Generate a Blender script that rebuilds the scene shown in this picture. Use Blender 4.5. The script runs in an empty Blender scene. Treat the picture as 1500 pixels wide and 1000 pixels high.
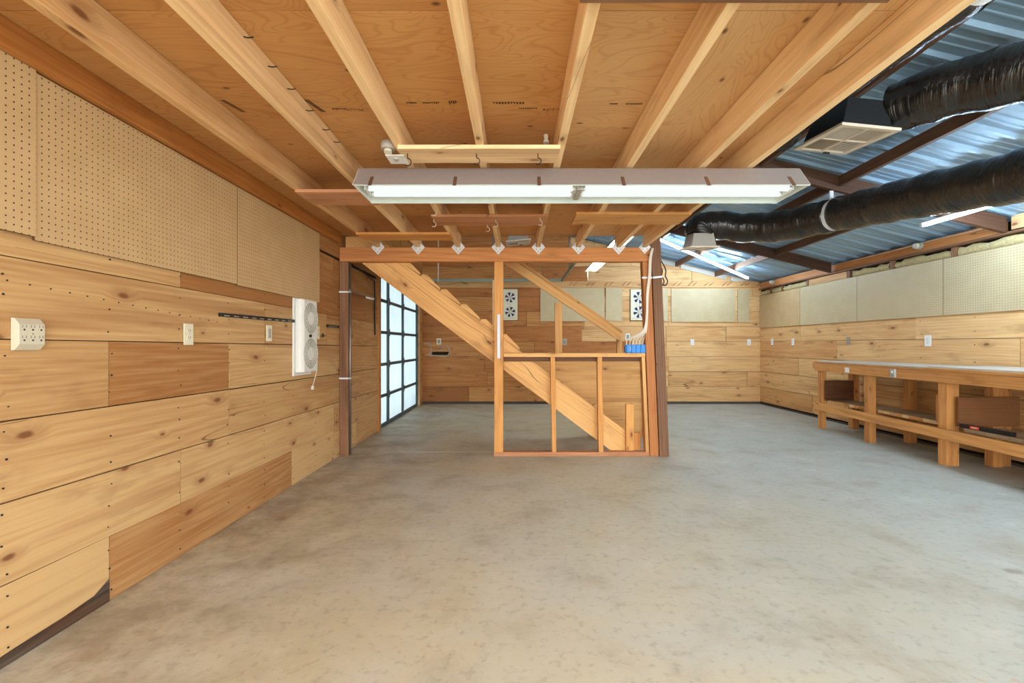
import bpy, math, random
from mathutils import Vector, Matrix
rnd = random.Random(7)
SC = bpy.context.scene
COL = SC.collection
F, CX, CY, H = 667.0, 756.0, 505.0, 1.125      # focal length and level of the lens, used to measure real sizes
def px(x, Y): return (x-CX)/F*Y
def pz(y, Y): return H+(CY-y)/F*Y
def lin(c):
    return tuple(((v/255)/12.92 if v/255 <= .04045 else ((v/255+.055)/1.055)**2.4) for v in c)+(1.0,)

# ------------------------------------------------------------------ materials
class NT:
    def __init__(s, name):
        s.m = bpy.data.materials.new(name); s.m.use_nodes = True
        s.t = s.m.node_tree; s.t.nodes.clear()
        s.out = s.n('ShaderNodeOutputMaterial'); s.b = s.n('ShaderNodeBsdfPrincipled')
        s.l(s.b.outputs[0], s.out.inputs[0])
    def n(s, t): return s.t.nodes.new(t)
    def l(s, a, b): s.t.links.new(a, b)
    def put(s, sock, v):
        if hasattr(v, 'node'): s.l(v, sock)
        else: sock.default_value = v
    def math(s, op, a, b=0.0, c=0.0, clamp=False):
        n = s.n('ShaderNodeMath'); n.operation = op; n.use_clamp = clamp
        s.put(n.inputs[0], a); s.put(n.inputs[1], b); s.put(n.inputs[2], c); return n.outputs[0]
    def mix(s, f, a, b, mode='MIX'):
        n = s.n('ShaderNodeMix'); n.data_type = 'RGBA'; n.blend_type = mode; n.clamp_factor = True
        s.put(n.inputs[0], f); s.put(n.inputs[6], a); s.put(n.inputs[7], b); return n.outputs[2]
    def xyz(s, x, y, z=0.0):
        n = s.n('ShaderNodeCombineXYZ'); s.put(n.inputs[0], x); s.put(n.inputs[1], y); s.put(n.inputs[2], z); return n.outputs[0]
    def noise(s, vec, scale=1, detail=3, rough=.5, dist=0, dim='2D'):
        n = s.n('ShaderNodeTexNoise'); n.noise_dimensions = dim; s.l(vec, n.inputs['Vector'])
        n.inputs['Scale'].default_value = scale; n.inputs['Detail'].default_value = detail
        n.inputs['Roughness'].default_value = rough; n.inputs['Distortion'].default_value = dist; return n.outputs[0]
    def ramp(s, v, a, b):
        n = s.n('ShaderNodeMapRange'); n.interpolation_type = 'SMOOTHSTEP'; n.clamp = True
        s.put(n.inputs[0], v); n.inputs[1].default_value = a; n.inputs[2].default_value = b; return n.outputs[0]
    def uv(s):
        n = s.n('ShaderNodeUVMap'); n.uv_map = 'UVMap'; p = s.n('ShaderNodeSeparateXYZ'); s.l(n.outputs[0], p.inputs[0]); return p.outputs[0], p.outputs[1]
    def pos(s):
        n = s.n('ShaderNodeTexCoord'); p = s.n('ShaderNodeSeparateXYZ'); s.l(n.outputs['Object'], p.inputs[0]); return n.outputs['Object'], p.outputs[0], p.outputs[1], p.outputs[2]
    def bump(s, h, st=.2, d=.002):
        n = s.n('ShaderNodeBump'); n.inputs['Strength'].default_value = st; n.inputs['Distance'].default_value = d
        s.l(h, n.inputs['Height']); s.l(n.outputs[0], s.b.inputs['Normal'])

def ds(c, k=.07):
    m = .3*c[0]+.55*c[1]+.15*c[2]; return tuple(q+(m-q)*k for q in c)
def wood(name, light, dark, knot=(112, 64, 34), knots=.55, rough=.62, contrast=1.0, stain=(120, 66, 30), stain_amt=.35):
    s = NT(name); u, v = s.uv(); light, dark = ds(light), ds(dark)
    at = s.n('ShaderNodeAttribute'); at.attribute_name = 'tint'
    sp = s.n('ShaderNodeSeparateColor'); s.l(at.outputs['Color'], sp.inputs[0]); tr, tg = sp.outputs[0], sp.outputs[1]
    # knots, seldom and each its own size
    vo = s.n('ShaderNodeTexVoronoi'); vo.voronoi_dimensions = '2D'; vo.feature = 'F1'
    wob = s.noise(s.xyz(s.math('MULTIPLY', u, 14.), s.math('MULTIPLY', v, 14.)), 1, 2)
    kv = s.math('ADD', s.math('MULTIPLY', v, 4.6), s.math('MULTIPLY', wob, .05))
    s.l(s.xyz(s.math('MULTIPLY', u, 2.1), kv), vo.inputs['Vector']); vo.inputs['Scale'].default_value = 1.0
    vs = s.n('ShaderNodeSeparateColor'); s.l(vo.outputs['Color'], vs.inputs[0])
    gate = s.math('GREATER_THAN', vs.outputs[0], 1-knots)
    rad = s.math('MULTIPLY_ADD', vs.outputs[1], .055, .022)
    kd = s.math('DIVIDE', vo.outputs['Distance'], rad)
    km = s.math('MULTIPLY', s.math('SUBTRACT', 1.0, s.ramp(kd, .45, 1.25)), gate)
    halo = s.math('MULTIPLY', s.math('SUBTRACT', 1.0, s.ramp(kd, .8, 3.6)), gate)
    # grain
    vv = s.math('ADD', v, s.math('MULTIPLY', halo, .03))
    fine = s.noise(s.xyz(s.math('MULTIPLY', u, 2.2), s.math('MULTIPLY', vv, 75.)), 1, 5, .6)
    field = s.noise(s.xyz(s.math('MULTIPLY', u, .28), s.math('MULTIPLY', vv, 3.6)), 1, 1, .4)
    ring = s.math('MULTIPLY_ADD', s.math('SINE', s.math('ADD', s.math('MULTIPLY', field, 60.), s.math('MULTIPLY', vv, 110.))), .5, .5)
    big = s.noise(s.xyz(s.math('MULTIPLY', u, .9), s.math('MULTIPLY', v, 3.)), 1, 3, .55)
    g = s.math('ADD', s.math('MULTIPLY_ADD', fine, 1.05*contrast, -.25*contrast), s.math('MULTIPLY', ring, .20*contrast))
    g = s.math('ADD', g, s.math('MULTIPLY', big, .40))
    g = s.math('ADD', g, s.math('MULTIPLY_ADD', tr, 1.1, -.62+.22*(1-contrast)), clamp=True)
    col = s.mix(g, lin(dark), lin(light))
    sm = s.math('MULTIPLY', s.ramp(s.noise(s.xyz(s.math('MULTIPLY', u, 1.7), s.math('MULTIPLY', v, 5.5)), 1, 4, .6), .56, .78), stain_amt)
    col = s.mix(sm, col, lin(stain))
    col = s.mix(s.math('MULTIPLY', halo, .30), col, lin(stain))
    col = s.mix(s.math('MULTIPLY', km, .85), col, lin(knot))
    band = s.ramp(s.noise(s.xyz(s.math('MULTIPLY', u, .3), s.math('MULTIPLY', v, 5.)), 1, 3, .55), .56, .70)
    col = s.mix(s.math('MULTIPLY', band, .42), col, lin(tuple((a+b)/2 for a, b in zip(dark, stain))))
    # drying splits that run with the grain
    cr = s.noise(s.xyz(s.math('MULTIPLY', u, .35), s.math('MULTIPLY', vv, 4.5)), 1, 1, .4)
    gt = s.math('GREATER_THAN', s.noise(s.xyz(s.math('MULTIPLY', u, .7), s.math('MULTIPLY', v, 2.)), 1, 1), .57)
    ck = s.math('MULTIPLY', s.math('LESS_THAN', s.math('ABSOLUTE', s.math('SUBTRACT', cr, .5)), .0024), gt)
    col = s.mix(s.math('MULTIPLY', ck, .62), col, lin((70, 40, 20)))
    br = s.math('MULTIPLY_ADD', tg, 1.0, .5)
    n = s.n('ShaderNodeVectorMath'); n.operation = 'SCALE'; s.l(col, n.inputs[0]); s.put(n.inputs['Scale'], br)
    s.l(n.outputs[0], s.b.inputs['Base Color'])
    s.b.inputs['Roughness'].default_value = rough; s.b.inputs['Specular IOR Level'].default_value = .3
    s.bump(fine, .25, .001); return s.m

def plywood(name, light, dark, rough=.55):
    s = NT(name); u, v = s.uv(); light, dark = ds(light, .1), ds(dark, .1)
    at = s.n('ShaderNodeAttribute'); at.attribute_name = 'tint'
    sp = s.n('ShaderNodeSeparateColor'); s.l(at.outputs['Color'], sp.inputs[0]); tr, tg = sp.outputs[0], sp.outputs[1]
    f1 = s.noise(s.xyz(s.math('MULTIPLY', u, 1.3), s.math('MULTIPLY', v, 5.)), 1, 2, .5, .6)
    lines = s.math('FRACT', s.math('MULTIPLY', f1, 15.))
    ln = s.math('SUBTRACT', 1.0, s.ramp(s.math('ABSOLUTE', s.math('SUBTRACT', lines, .5)), .0, .22))
    fine = s.noise(s.xyz(s.math('MULTIPLY', u, 5.), s.math('MULTIPLY', v, 120.)), 1, 4, .6)
    big = s.noise(s.xyz(s.math('MULTIPLY', u, 1.2), s.math('MULTIPLY', v, 1.8)), 1, 3)
    g = s.math('ADD', s.math('MULTIPLY', big, .7), s.math('MULTIPLY', fine, .35))
    g = s.math('ADD', g, s.math('SUBTRACT', tr, .5)); g = s.math('SUBTRACT', g, s.math('MULTIPLY', ln, .28), clamp=True)
    col = s.mix(g, lin(dark), lin(light))
    vo = s.n('ShaderNodeTexVoronoi'); vo.voronoi_dimensions = '2D'
    s.l(s.xyz(s.math('MULTIPLY', u, 2.6), s.math('MULTIPLY', v, 4.4)), vo.inputs['Vector']); vo.inputs['Scale'].default_value = 1
    vs = s.n('ShaderNodeSeparateColor'); s.l(vo.outputs['Color'], vs.inputs[0])
    km = s.math('MULTIPLY', s.math('SUBTRACT', 1.0, s.ramp(vo.outputs['Distance'], .015, .06)), s.math('GREATER_THAN', vs.outputs[0], .62))
    col = s.mix(s.math('MULTIPLY', km, .8), col, lin((84, 46, 22)))
    n = s.n('ShaderNodeVectorMath'); n.operation = 'SCALE'; s.l(col, n.inputs[0]); s.put(n.inputs['Scale'], s.math('ADD', tg, .5))
    s.l(n.outputs[0], s.b.inputs['Base Color']); s.b.inputs['Roughness'].default_value = rough
    s.b.inputs['Specular IOR Level'].default_value = .3
    return s.m

def plain(name, c, rough=.5, metal=0.0, noise_amt=.06, scale=30, spec=.4):
    s = NT(name); o, x, y, z = s.pos()
    nz = s.noise(o, scale, 3, dim='3D')
    d = tuple(max(0, q*(1-2.2*noise_amt)) for q in lin(c)[:3])+(1,)
    s.l(s.mix(nz, d, lin(c)), s.b.inputs['Base Color'])
    s.b.inputs['Roughness'].default_value = rough; s.b.inputs['Metallic'].default_value = metal
    s.b.inputs['Specular IOR Level'].default_value = spec
    return s.m

def emit(name, c, st):
    s = NT(name); e = s.n('ShaderNodeEmission'); e.inputs[0].default_value = c; e.inputs[1].default_value = st
    s.l(e.outputs[0], s.out.inputs[0]); s.t.nodes.remove(s.b); return s.m

M = {}
M['wall'] = wood('pine_wall_boards', (204, 166, 112), (164, 108, 56), knots=.42)
M['wall_amber'] = wood('amber_wall_boards', (228, 172, 100), (178, 108, 50), knots=.4, stain_amt=.5)
M['wall_pink'] = wood('pale_fir_boards', (232, 190, 130), (192, 132, 74), knots=.38, stain_amt=.35)
M['joist'] = wood('joist_fir', (240, 206, 154), (204, 152, 94), knots=.35, stain_amt=.25)
M['board'] = wood('planed_board', (240, 206, 156), (208, 160, 108), knots=.2, stain_amt=.2)
M['redboard'] = wood('reddish_board', (212, 156, 112), (176, 114, 74), knots=.3)
M['stud'] = wood('stud_fir', (230, 168, 92), (190, 116, 50), knots=.4)
M['stringer'] = wood('stair_fir', (234, 182, 112), (198, 132, 66), knots=.4, stain_amt=.35)
M['header'] = wood('header_fir', (220, 150, 86), (178, 106, 52), knots=.4)
M['post'] = wood('old_brown_post', (148, 104, 72), (104, 68, 44), knots=.25, contrast=1.2, stain=(70, 40, 26))
M['rafter'] = wood('dark_rafter', (96, 64, 46), (54, 34, 24), knots=.2)
M['purlin'] = wood('weathered_purlin', (128, 92, 66), (76, 50, 36), knots=.3)
M['bench'] = wood('bench_fir', (224, 160, 90), (180, 112, 54), knots=.4)
M['darkboard'] = wood('dark_stained_board', (122, 78, 44), (78, 46, 26), knots=.2)
M['grayboard'] = wood('dusty_shelf_board', (186, 160, 126), (140, 112, 82), knots=.1)
M['weathered'] = wood('weathered_edge', (126, 112, 94), (46, 42, 38), knots=.0, contrast=1.5)
M['ply'] = plywood('loft_plywood', (224, 168, 100), (182, 120, 60))
M['ply_pale'] = plywood('pale_plywood', (228, 182, 122), (194, 140, 82))
M['dark'] = plain('dark_gap', (26, 18, 12), .9)
M['sill'] = plain('tarred_sill', (92, 80, 70), .85, 0, .25, 12)
M['white'] = plain('white_plastic', (232, 232, 228), .4)
M['cream'] = plain('cream_plastic', (232, 226, 200), .45)
M['beige'] = plain('beige_plastic', (206, 200, 178), .5)
M['slot'] = plain('slot_dark', (40, 36, 32), .6)
M['slotgray'] = plain('slot_gray', (150, 146, 128), .6)
M['gray'] = plain('gray_plastic', (176, 172, 162), .5)
M['fixture_gray'] = plain('gray_enamel', (150, 140, 136), .5)
M['enamel'] = plain('white_enamel', (236, 242, 238), .35)
M['reflector'] = plain('reflector_enamel', (196, 206, 200), .4)
M['zinc'] = plain('galvanised_plate', (232, 234, 236), .4, .1)
M['steel'] = plain('steel', (150, 150, 154), .42, .9)
M['black_metal'] = plain('black_metal', (24, 24, 26), .45)
M['black_cord'] = plain('black_cord', (28, 26, 26), .5)
M['white_cord'] = plain('white_cord', (226, 216, 200), .5)
M['blue'] = plain('blue_plastic', (12, 128, 214), .4)
M['red'] = plain('red_label', (224, 66, 40), .5)
M['track'] = plain('track_steel', (142, 152, 138), .5, .1)
M['stile'] = plain('dark_green_steel', (66, 82, 84), .45, .2)
M['insul'] = plain('yellow_insulation', (226, 206, 150), .95, 0, .3, 40)
M['paper'] = plain('kraft_paper', (186, 160, 112), .8)
M['blade'] = plain('fan_blade', (52, 44, 66), .5)
M['benchtop'] = plain('gray_benchtop', (212, 208, 200), .35, 0, .12, 5)
M['plenum'] = plain('black_plenum', (34, 36, 40), .5)
M['ink'] = plain('stamp_ink', (70, 42, 24), .8)
M['regw'] = plain('register_white', (226, 214, 196), .5)
M['palestrip'] = plain('pale_strip', (206, 202, 194), .6, 0, .12, 9)
M['tube'] = emit('tube_glow', (.95, 1.0, .97, 1), .24)
M['tube_warm'] = emit('warm_tube_glow', (1.0, .93, .78, 1), 12.0)
M['led'] = emit('led_glow', (.60, .80, 1.0, 1), 34.0)

def pegmat(name, c, c2):
    s = NT(name); u, v = s.uv()
    fu = s.math('SUBTRACT', s.math('FRACT', s.math('DIVIDE', u, .0254)), .5); fv = s.math('SUBTRACT', s.math('FRACT', s.math('DIVIDE', v, .0254)), .5)
    d = s.math('SQRT', s.math('ADD', s.math('MULTIPLY', fu, fu), s.math('MULTIPLY', fv, fv)))
    hole = s.math('SUBTRACT', 1.0, s.ramp(d, .095, .135))
    nz = s.noise(s.xyz(u, v), 7, 4); sp = s.noise(s.xyz(u, v), 260, 2)
    col = s.mix(s.math('ADD', s.math('MULTIPLY', nz, .6), s.math('MULTIPLY', sp, .4)), lin(c2), lin(c))
    s.l(s.mix(hole, col, lin((40, 26, 14))), s.b.inputs['Base Color']); s.b.inputs['Roughness'].default_value = .5
    s.b.inputs['Specular IOR Level'].default_value = .35
    return s.m
M['peg'] = pegmat('pegboard_tan', (206, 176, 132), (180, 148, 104))
M['peg_pale'] = pegmat('pegboard_pale', (204, 186, 148), (182, 162, 124))

def concrete():
    s = NT('concrete'); o, x, y, z = s.pos()
    def nn(sc, d=4, r=.55, di=0): return s.noise(o, sc, d, r, di, '3D')
    a = nn(.55, 5, .6, .4); b = nn(2.6, 6, .62, .3); c = nn(22, 4, .65); e = nn(120, 2)
    col = s.mix(s.ramp(a, .36, .64), lin((192, 180, 150)), lin((190, 186, 172)))
    col = s.mix(s.math('MULTIPLY', s.ramp(s.math('ADD', x, s.math('MULTIPLY', a, 2.2)), 1.0, 3.6), .8), col, lin((166, 168, 160)))   # grayer tone towards the right paints in the cooler light there
    col = s.mix(s.math('MULTIPLY', s.ramp(b, .48, .70), .45), col, lin((150, 134, 110)))
    col = s.mix(s.math('MULTIPLY', s.ramp(b, .46, .28), .28), col, lin((206, 202, 192)))
    # dirt walked in along the left wall
    wn = nn(1.6, 5, .65)
    edge = s.math('MULTIPLY', s.ramp(s.math('ADD', x, s.math('MULTIPLY', wn, 1.4)), .55, -1.25), .62)
    col = s.mix(s.math('MULTIPLY', edge, s.ramp(nn(3.4, 5, .7), .32, .66)), col, lin((122, 98, 70)))
    # rust and paint marks
    col = s.mix(s.math('MULTIPLY', s.ramp(nn(4.3, 3, .6, .8), .69, .76), .42), col, lin((176, 116, 58)))
    col = s.mix(s.math('MULTIPLY', s.ramp(nn(2.9, 3, .5, .3), .68, .76), .6), col, lin((112, 96, 80)))
    col = s.mix(s.math('MULTIPLY', s.ramp(nn(5.1, 4, .6, .5), .70, .76), .6), col, lin((222, 218, 208)))
    col = s.mix(s.math('MULTIPLY', s.ramp(e, .70, .76), .5), col, lin((226, 222, 212)))
    col = s.mix(s.math('MULTIPLY', s.ramp(c, .5, .72), .36), col, lin((128, 116, 98)))
    s.l(col, s.b.inputs['Base Color']); s.l(s.math('MULTIPLY_ADD', b, .25, .42), s.b.inputs['Roughness'])
    s.b.inputs['Specular IOR Level'].default_value = .35; s.bump(c, .12, .003); return s.m
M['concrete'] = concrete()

def roofmat():
    s = NT('galvanised_roof'); o, x, y, z = s.pos()
    a = s.noise(s.xyz(s.math('MULTIPLY', x, .7), s.math('MULTIPLY', y, 5.)), 1, 4, .6); b = s.noise(o, 26, 3, dim='3D')
    col = s.mix(a, lin((132, 170, 200)), lin((178, 210, 234))); col = s.mix(s.math('MULTIPLY', b, .3), col, lin((98, 110, 122)))
    s.l(col, s.b.inputs['Base Color']); s.b.inputs['Metallic'].default_value = .35; s.b.inputs['Roughness'].default_value = .36
    return s.m
M['roof'] = roofmat()

def ductmat():
    s = NT('black_duct_film'); u, v = s.uv()
    a = s.noise(s.xyz(s.math('MULTIPLY', u, 42.), s.math('MULTIPLY', v, 3.)), 1, 4, .6, .4); b = s.noise(s.xyz(s.math('MULTIPLY', u, 9.), s.math('MULTIPLY', v, 9.)), 1, 3)
    s.l(s.mix(b, lin((20, 19, 18)), lin((44, 38, 33))), s.b.inputs['Base Color'])
    s.b.inputs['Roughness'].default_value = .15; s.b.inputs['Specular IOR Level'].default_value = .7
    s.bump(s.math('ADD', a, s.math('MULTIPLY', b, .6)), .75, .012); return s.m
M['duct'] = ductmat()

def foam():
    s = NT('white_translucent_door_panel'); u, v = s.uv()
    a = s.noise(s.xyz(s.math('MULTIPLY', u, 2.5), s.math('MULTIPLY', v, 16.)), 1, 3, .55)
    c = s.mix(a, lin((216, 220, 222)), lin((244, 246, 247))); s.l(c, s.b.inputs['Base Color']); s.b.inputs['Roughness'].default_value = .45
    tr = s.n('ShaderNodeBsdfTranslucent'); s.l(s.mix(1.0, c, (.86, .95, 1.0, 1), 'MULTIPLY'), tr.inputs[0]); mx = s.n('ShaderNodeMixShader'); mx.inputs[0].default_value = .35
    s.l(s.b.outputs[0], mx.inputs[1]); s.l(tr.outputs[0], mx.inputs[2]); s.l(mx.outputs[0], s.out.inputs[0])
    s.bump(a, .4, .006); return s.m
M['foam'] = foam()

# ------------------------------------------------------------------ mesh builder
class MB:
    def __init__(s): s.v = []; s.f = []; s.uv = []; s.t = []; s.mi = []; s.sm = []; s.mats = []
    def mat(s, m):
        if m not in s.mats: s.mats.append(m)
        return s.mats.index(m)
    def face(s, idx, uv, t, m, smooth=False):
        s.f.append(idx); s.uv.append(uv); s.t.append(t); s.mi.append(m); s.sm.append(smooth)
    def hexa(s, c, m, tint=None, grain=0, mats=None):
        """c: 8 corners, index = ix + 2*iy + 4*iz along three local axes; grain: axis that carries the grain"""
        c = [Vector(p) for p in c]; t = tint or (rnd.uniform(.3, .7), rnd.uniform(.45, .55), 0)
        o = len(s.v); s.v += [tuple(p) for p in c]; mi = s.mat(m)
        ou, ov = rnd.uniform(0, 60), rnd.uniform(0, 60)
        L = [(c[1]-c[0]).length, (c[2]-c[0]).length, (c[4]-c[0]).length]
        det = (c[1]-c[0]).cross(c[2]-c[0]).dot(c[4]-c[0])
        fs = [(0, (0, 4, 6, 2)), (0, (1, 3, 7, 5)), (1, (0, 1, 5, 4)), (1, (2, 6, 7, 3)), (2, (0, 2, 3, 1)), (2, (4, 5, 7, 6))]
        for ax, q in fs:
            oth = [a for a in range(3) if a != ax]
            if grain in oth: ua = grain; va = [a for a in oth if a != grain][0]
            else: ua, va = oth
            uv = []
            for k in q:
                bits = (k & 1, k >> 1 & 1, k >> 2 & 1); sh = .31*bits[ax]+.17*ax
                uv.append((ou+bits[ua]*L[ua]*(1 if grain in oth else .15), ov+sh+bits[va]*L[va]))
            if det < 0: q = q[::-1]; uv = uv[::-1]
            s.face([o+k for k in q], uv, t, mi)
    def box(s, x0, x1, y0, y1, z0, z1, m, tint=None, grain=None):
        if grain is None:
            L = (abs(x1-x0), abs(y1-y0), abs(z1-z0)); grain = L.index(max(L))
        c = [((x0, x1)[i & 1], (y0, y1)[i >> 1 & 1], (z0, z1)[i >> 2 & 1]) for i in range(8)]
        s.hexa(c, m, tint, grain)
    def bar(s, p0, p1, w, h, m, up=(0, 0, 1), tint=None):
        """bar from p0 to p1, w across, h along up"""
        p0, p1 = Vector(p0), Vector(p1); d = (p1-p0).normalized(); up = Vector(up)
        sd = d.cross(up).normalized(); up = sd.cross(d).normalized()
        c = []
        for i in range(8):
            p = (p0, p1)[i & 1]
            c.append(p+sd*((i >> 1 & 1)-.5)*w+up*((i >> 2 & 1)-.5)*h)
        s.hexa(c, m, tint, 0)
    def prism(s, poly, ext, m, tint=None, uvax=None):
        """poly: list of 3-D points (planar), extruded by vector ext"""
        P = [Vector(p) for p in poly]; e = Vector(ext); n = len(P); o = len(s.v); mi = s.mat(m)
        t = tint or (rnd.uniform(.3, .7), rnd.uniform(.45, .55), 0); ou, ov = rnd.uniform(0, 60), rnd.uniform(0, 60)
        nr = Vector((0, 0, 0))
        for i in range(n): nr += P[i].cross(P[(i+1) % n])
        ua = Vector(uvax).normalized() if uvax else (P[1]-P[0]).normalized()
        va = nr.normalized().cross(ua)
        s.v += [tuple(p) for p in P]+[tuple(p+e) for p in P]
        U = [(ou+p.dot(ua), ov+p.dot(va)) for p in P]
        fl = nr.dot(e) > 0
        a = list(range(n)); 
        s.face([o+i for i in (a[::-1] if fl else a)], [U[i] for i in (a[::-1] if fl else a)], t, mi)
        b = a if fl else a[::-1]
        s.face([o+n+i for i in b], [U[i] for i in b], t, mi)
        for i in range(n):
            j = (i+1) % n; q = [o+i, o+j, o+n+j, o+n+i]; uv = [U[i], U[j], (U[j][0], U[j][1]+.04), (U[i][0], U[i][1]+.04)]
            if not fl: q = q[::-1]; uv = uv[::-1]
            s.face(q, uv, t, mi)
    def cyl(s, p0, p1, r, m, n=16, r1=None, cap=True, smooth=True):
        s.tube([p0, p1], [r, r if r1 is None else r1], m, n, cap, smooth)
    def tube(s, pts, r, m, n=10, cap=True, smooth=True, rad=None, tint=None):
        P = [Vector(p) for p in pts]; k = len(P); R = r if isinstance(r, (list, tuple)) else [r]*k; mi = s.mat(m); o = len(s.v)
        t = tint or (.5, .5, 0); L = 0; T0 = (P[1]-P[0]).normalized()
        a = Vector((0, 0, 1)) if abs(T0.z) < .9 else Vector((1, 0, 0)); N = T0.cross(a).normalized(); lens = []
        for i in range(k):
            T = (P[min(i+1, k-1)]-P[max(i-1, 0)]).normalized()
            N = (N-T*N.dot(T)).normalized(); B = T.cross(N)
            if i: L += (P[i]-P[i-1]).length
            lens.append(L)
            for j in range(n):
                an = 2*math.pi*j/n; rr = R[i]*(rad(i, j, L, an) if rad else 1)
                s.v.append(tuple(P[i]+(N*math.cos(an)+B*math.sin(an))*rr))
        for i in range(k-1):
            for j in range(n):
                j2 = (j+1) % n; c = 2*math.pi*max(R[i], .01)
                s.face([o+i*n+j, o+i*n+j2, o+(i+1)*n+j2, o+(i+1)*n+j], [(lens[i], j/n*c), (lens[i], (j+1)/n*c), (lens[i+1], (j+1)/n*c), (lens[i+1], j/n*c)], t, mi, smooth)
        if cap:
            s.face([o+j for j in range(n)][::-1], [(0, 0)]*n, t, mi); s.face([o+(k-1)*n+j for j in range(n)], [(0, 0)]*n, t, mi)
    def ring(s, c, ax, r, w, th, m, n=28, a0=0, a1=2*math.pi, xax=None):
        """flat band (strap) of radius r round axis ax, w wide along it, th thick"""
        c = Vector(c); ax = Vector(ax).normalized(); u = Vector(xax).normalized() if xax else (ax.cross(Vector((0, 0, 1))) if abs(ax.z) < .9 else Vector((1, 0, 0))).normalized()
        v = ax.cross(u); o = len(s.v); mi = s.mat(m); full = abs(a1-a0-2*math.pi) < 1e-6; k = n if full else n+1
        for i in range(k):
            an = a0+(a1-a0)*i/n; d = u*math.cos(an)+v*math.sin(an)
            for rr, q in ((r, -.5), (r, .5), (r+th, .5), (r+th, -.5)): s.v.append(tuple(c+d*rr+ax*w*q))
        for i in range(n):
            j = (i+1) % k
            for q in range(4):
                q2 = (q+1) % 4; s.face([o+i*4+q, o+i*4+q2, o+j*4+q2, o+j*4+q], [(0, 0)]*4, (.5, .5, 0), mi, False)
    def disc(s, c, nrm, r, m, n=20, th=.001):
        c = Vector(c); nrm = Vector(nrm).normalized(); s.cyl(c, c+nrm*th, r, m, n, smooth=False)
    def build(s, name, parent=None, bevel=0, loc=None):
        me = bpy.data.meshes.new(name); me.from_pydata(s.v, [], s.f)
        me.uv_layers.new(name='UVMap'); me.color_attributes.new('tint', 'FLOAT_COLOR', 'CORNER')
        U = []; T = []
        for uv, t in zip(s.uv, s.t):
            for q in uv: U += q; T += (t[0], t[1], t[2], 1)
        me.uv_layers['UVMap'].data.foreach_set('uv', U); me.color_attributes['tint'].data.foreach_set('color', T)
        for m in s.mats: me.materials.append(m)
        me.polygons.foreach_set('material_index', s.mi); me.polygons.foreach_set('use_smooth', s.sm); me.update()
        o = bpy.data.objects.new(name, me); COL.objects.link(o)
        if parent: o.parent = parent
        if loc: o.location = loc
        if bevel:
            b = o.modifiers.new('edge', 'BEVEL'); b.width = bevel; b.segments = 2; b.limit_method = 'ANGLE'; b.angle_limit = .7
        return o
def tag(o, label, cat, group=None):
    o['label'] = label; o['category'] = cat
    if group: o['group'] = group
    return o
def thing(name, label, cat, loc=(0, 0, 0), rz=0, group=None):
    o = bpy.data.objects.new(name, None); COL.objects.link(o); o.location = loc; o.rotation_euler = (0, 0, rz); o.empty_display_size = .1
    return tag(o, label, cat, group)
def struct(o): o['kind'] = 'structure'; return o
def dup(root, label, loc=None, rz=None):
    def cp(o, par):
        c = o.copy(); COL.objects.link(c)
        if par: c.parent = par
        for ch in o.children: cp(ch, c)
        return c
    r = cp(root, None); r['label'] = label
    if loc is not None: r.location = loc
    if rz is not None: r.rotation_euler = (0, 0, rz)
    return r
LEFT, BACK, RIGHT = math.pi/2, 0.0, -math.pi/2
def T(r=None, g=None): return (rnd.uniform(.3, .75) if r is None else r, rnd.uniform(.44, .56) if g is None else g, 0)
ORD = ['first', 'second', 'third', 'fourth', 'fifth', 'sixth', 'seventh', 'eighth', 'ninth', 'tenth', 'eleventh', 'twelfth']
def catmull(P, n=14):
    P = [Vector(p) for p in P]; Q = [P[0]*2-P[1]]+P+[P[-1]*2-P[-2]]; out = []
    for i in range(1, len(Q)-2):
        a, b, c, d = Q[i-1], Q[i], Q[i+1], Q[i+2]
        for k in range(n):
            t = k/n; out.append(.5*((2*b)+(c-a)*t+(2*a-5*b+4*c-d)*t*t+(3*b-a-3*c+d)*t**3))
    out.append(P[-1]); return out

# ------------------------------------------------------------------ room shell
XL, XR, YB, YF = -1.79, 4.65, 8.675, -1.6
RIDGE_X, EAVE_X = -1.92, 4.70
def roof_z(x):
    d = abs(x-RIDGE_X); return 2.304+.248*(EAVE_X-RIDGE_X-d)
# floor: two poured slabs with a control joint between them
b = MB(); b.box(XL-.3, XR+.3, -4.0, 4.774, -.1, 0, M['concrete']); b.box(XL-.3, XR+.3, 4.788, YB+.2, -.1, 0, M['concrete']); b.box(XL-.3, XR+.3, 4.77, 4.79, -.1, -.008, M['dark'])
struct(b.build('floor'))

def plank_row(b, axis, face, back, s0, s1, joints, z0, z1, mat, tints=None, slope=0.0, ref=1.58, gap=.003):
    """planks along a wall; axis 'y': wall in x=face; axis 'x': wall in y=face. joints split the row"""
    js = [s0]+[j for j in sorted(joints) if s0+.05 < j < s1-.05]+[s1]
    for i, (a, c) in enumerate(zip(js[:-1], js[1:])):
        t = tints[i] if tints and i < len(tints) and tints[i] else T(None)
        m = mat[i] if isinstance(mat, list) else mat
        if isinstance(mat, list): m = mat[min(i, len(mat)-1)]
        off = rnd.uniform(-.0022, .0022); sg = 1 if face > back else -1
        fc = face+sg*0+off; g = gap*rnd.uniform(.5, 1.3); cs = []
        for k in range(8):
            s = (a+g*.5, c-g*.5)[k & 1]; d = (back, fc)[k >> 1 & 1]; z = (z0+g*.5, z1-g*.5)[k >> 2 & 1]
            if z1 > .2 and (k >> 2 & 1): z += slope*(s-ref)
            if z0 > .2 and not (k >> 2 & 1): z += slope*(s-ref)
            cs.append((d, s, z) if axis == 'y' else (s, d, z))
        b.hexa(cs, m, t, 0)
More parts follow.
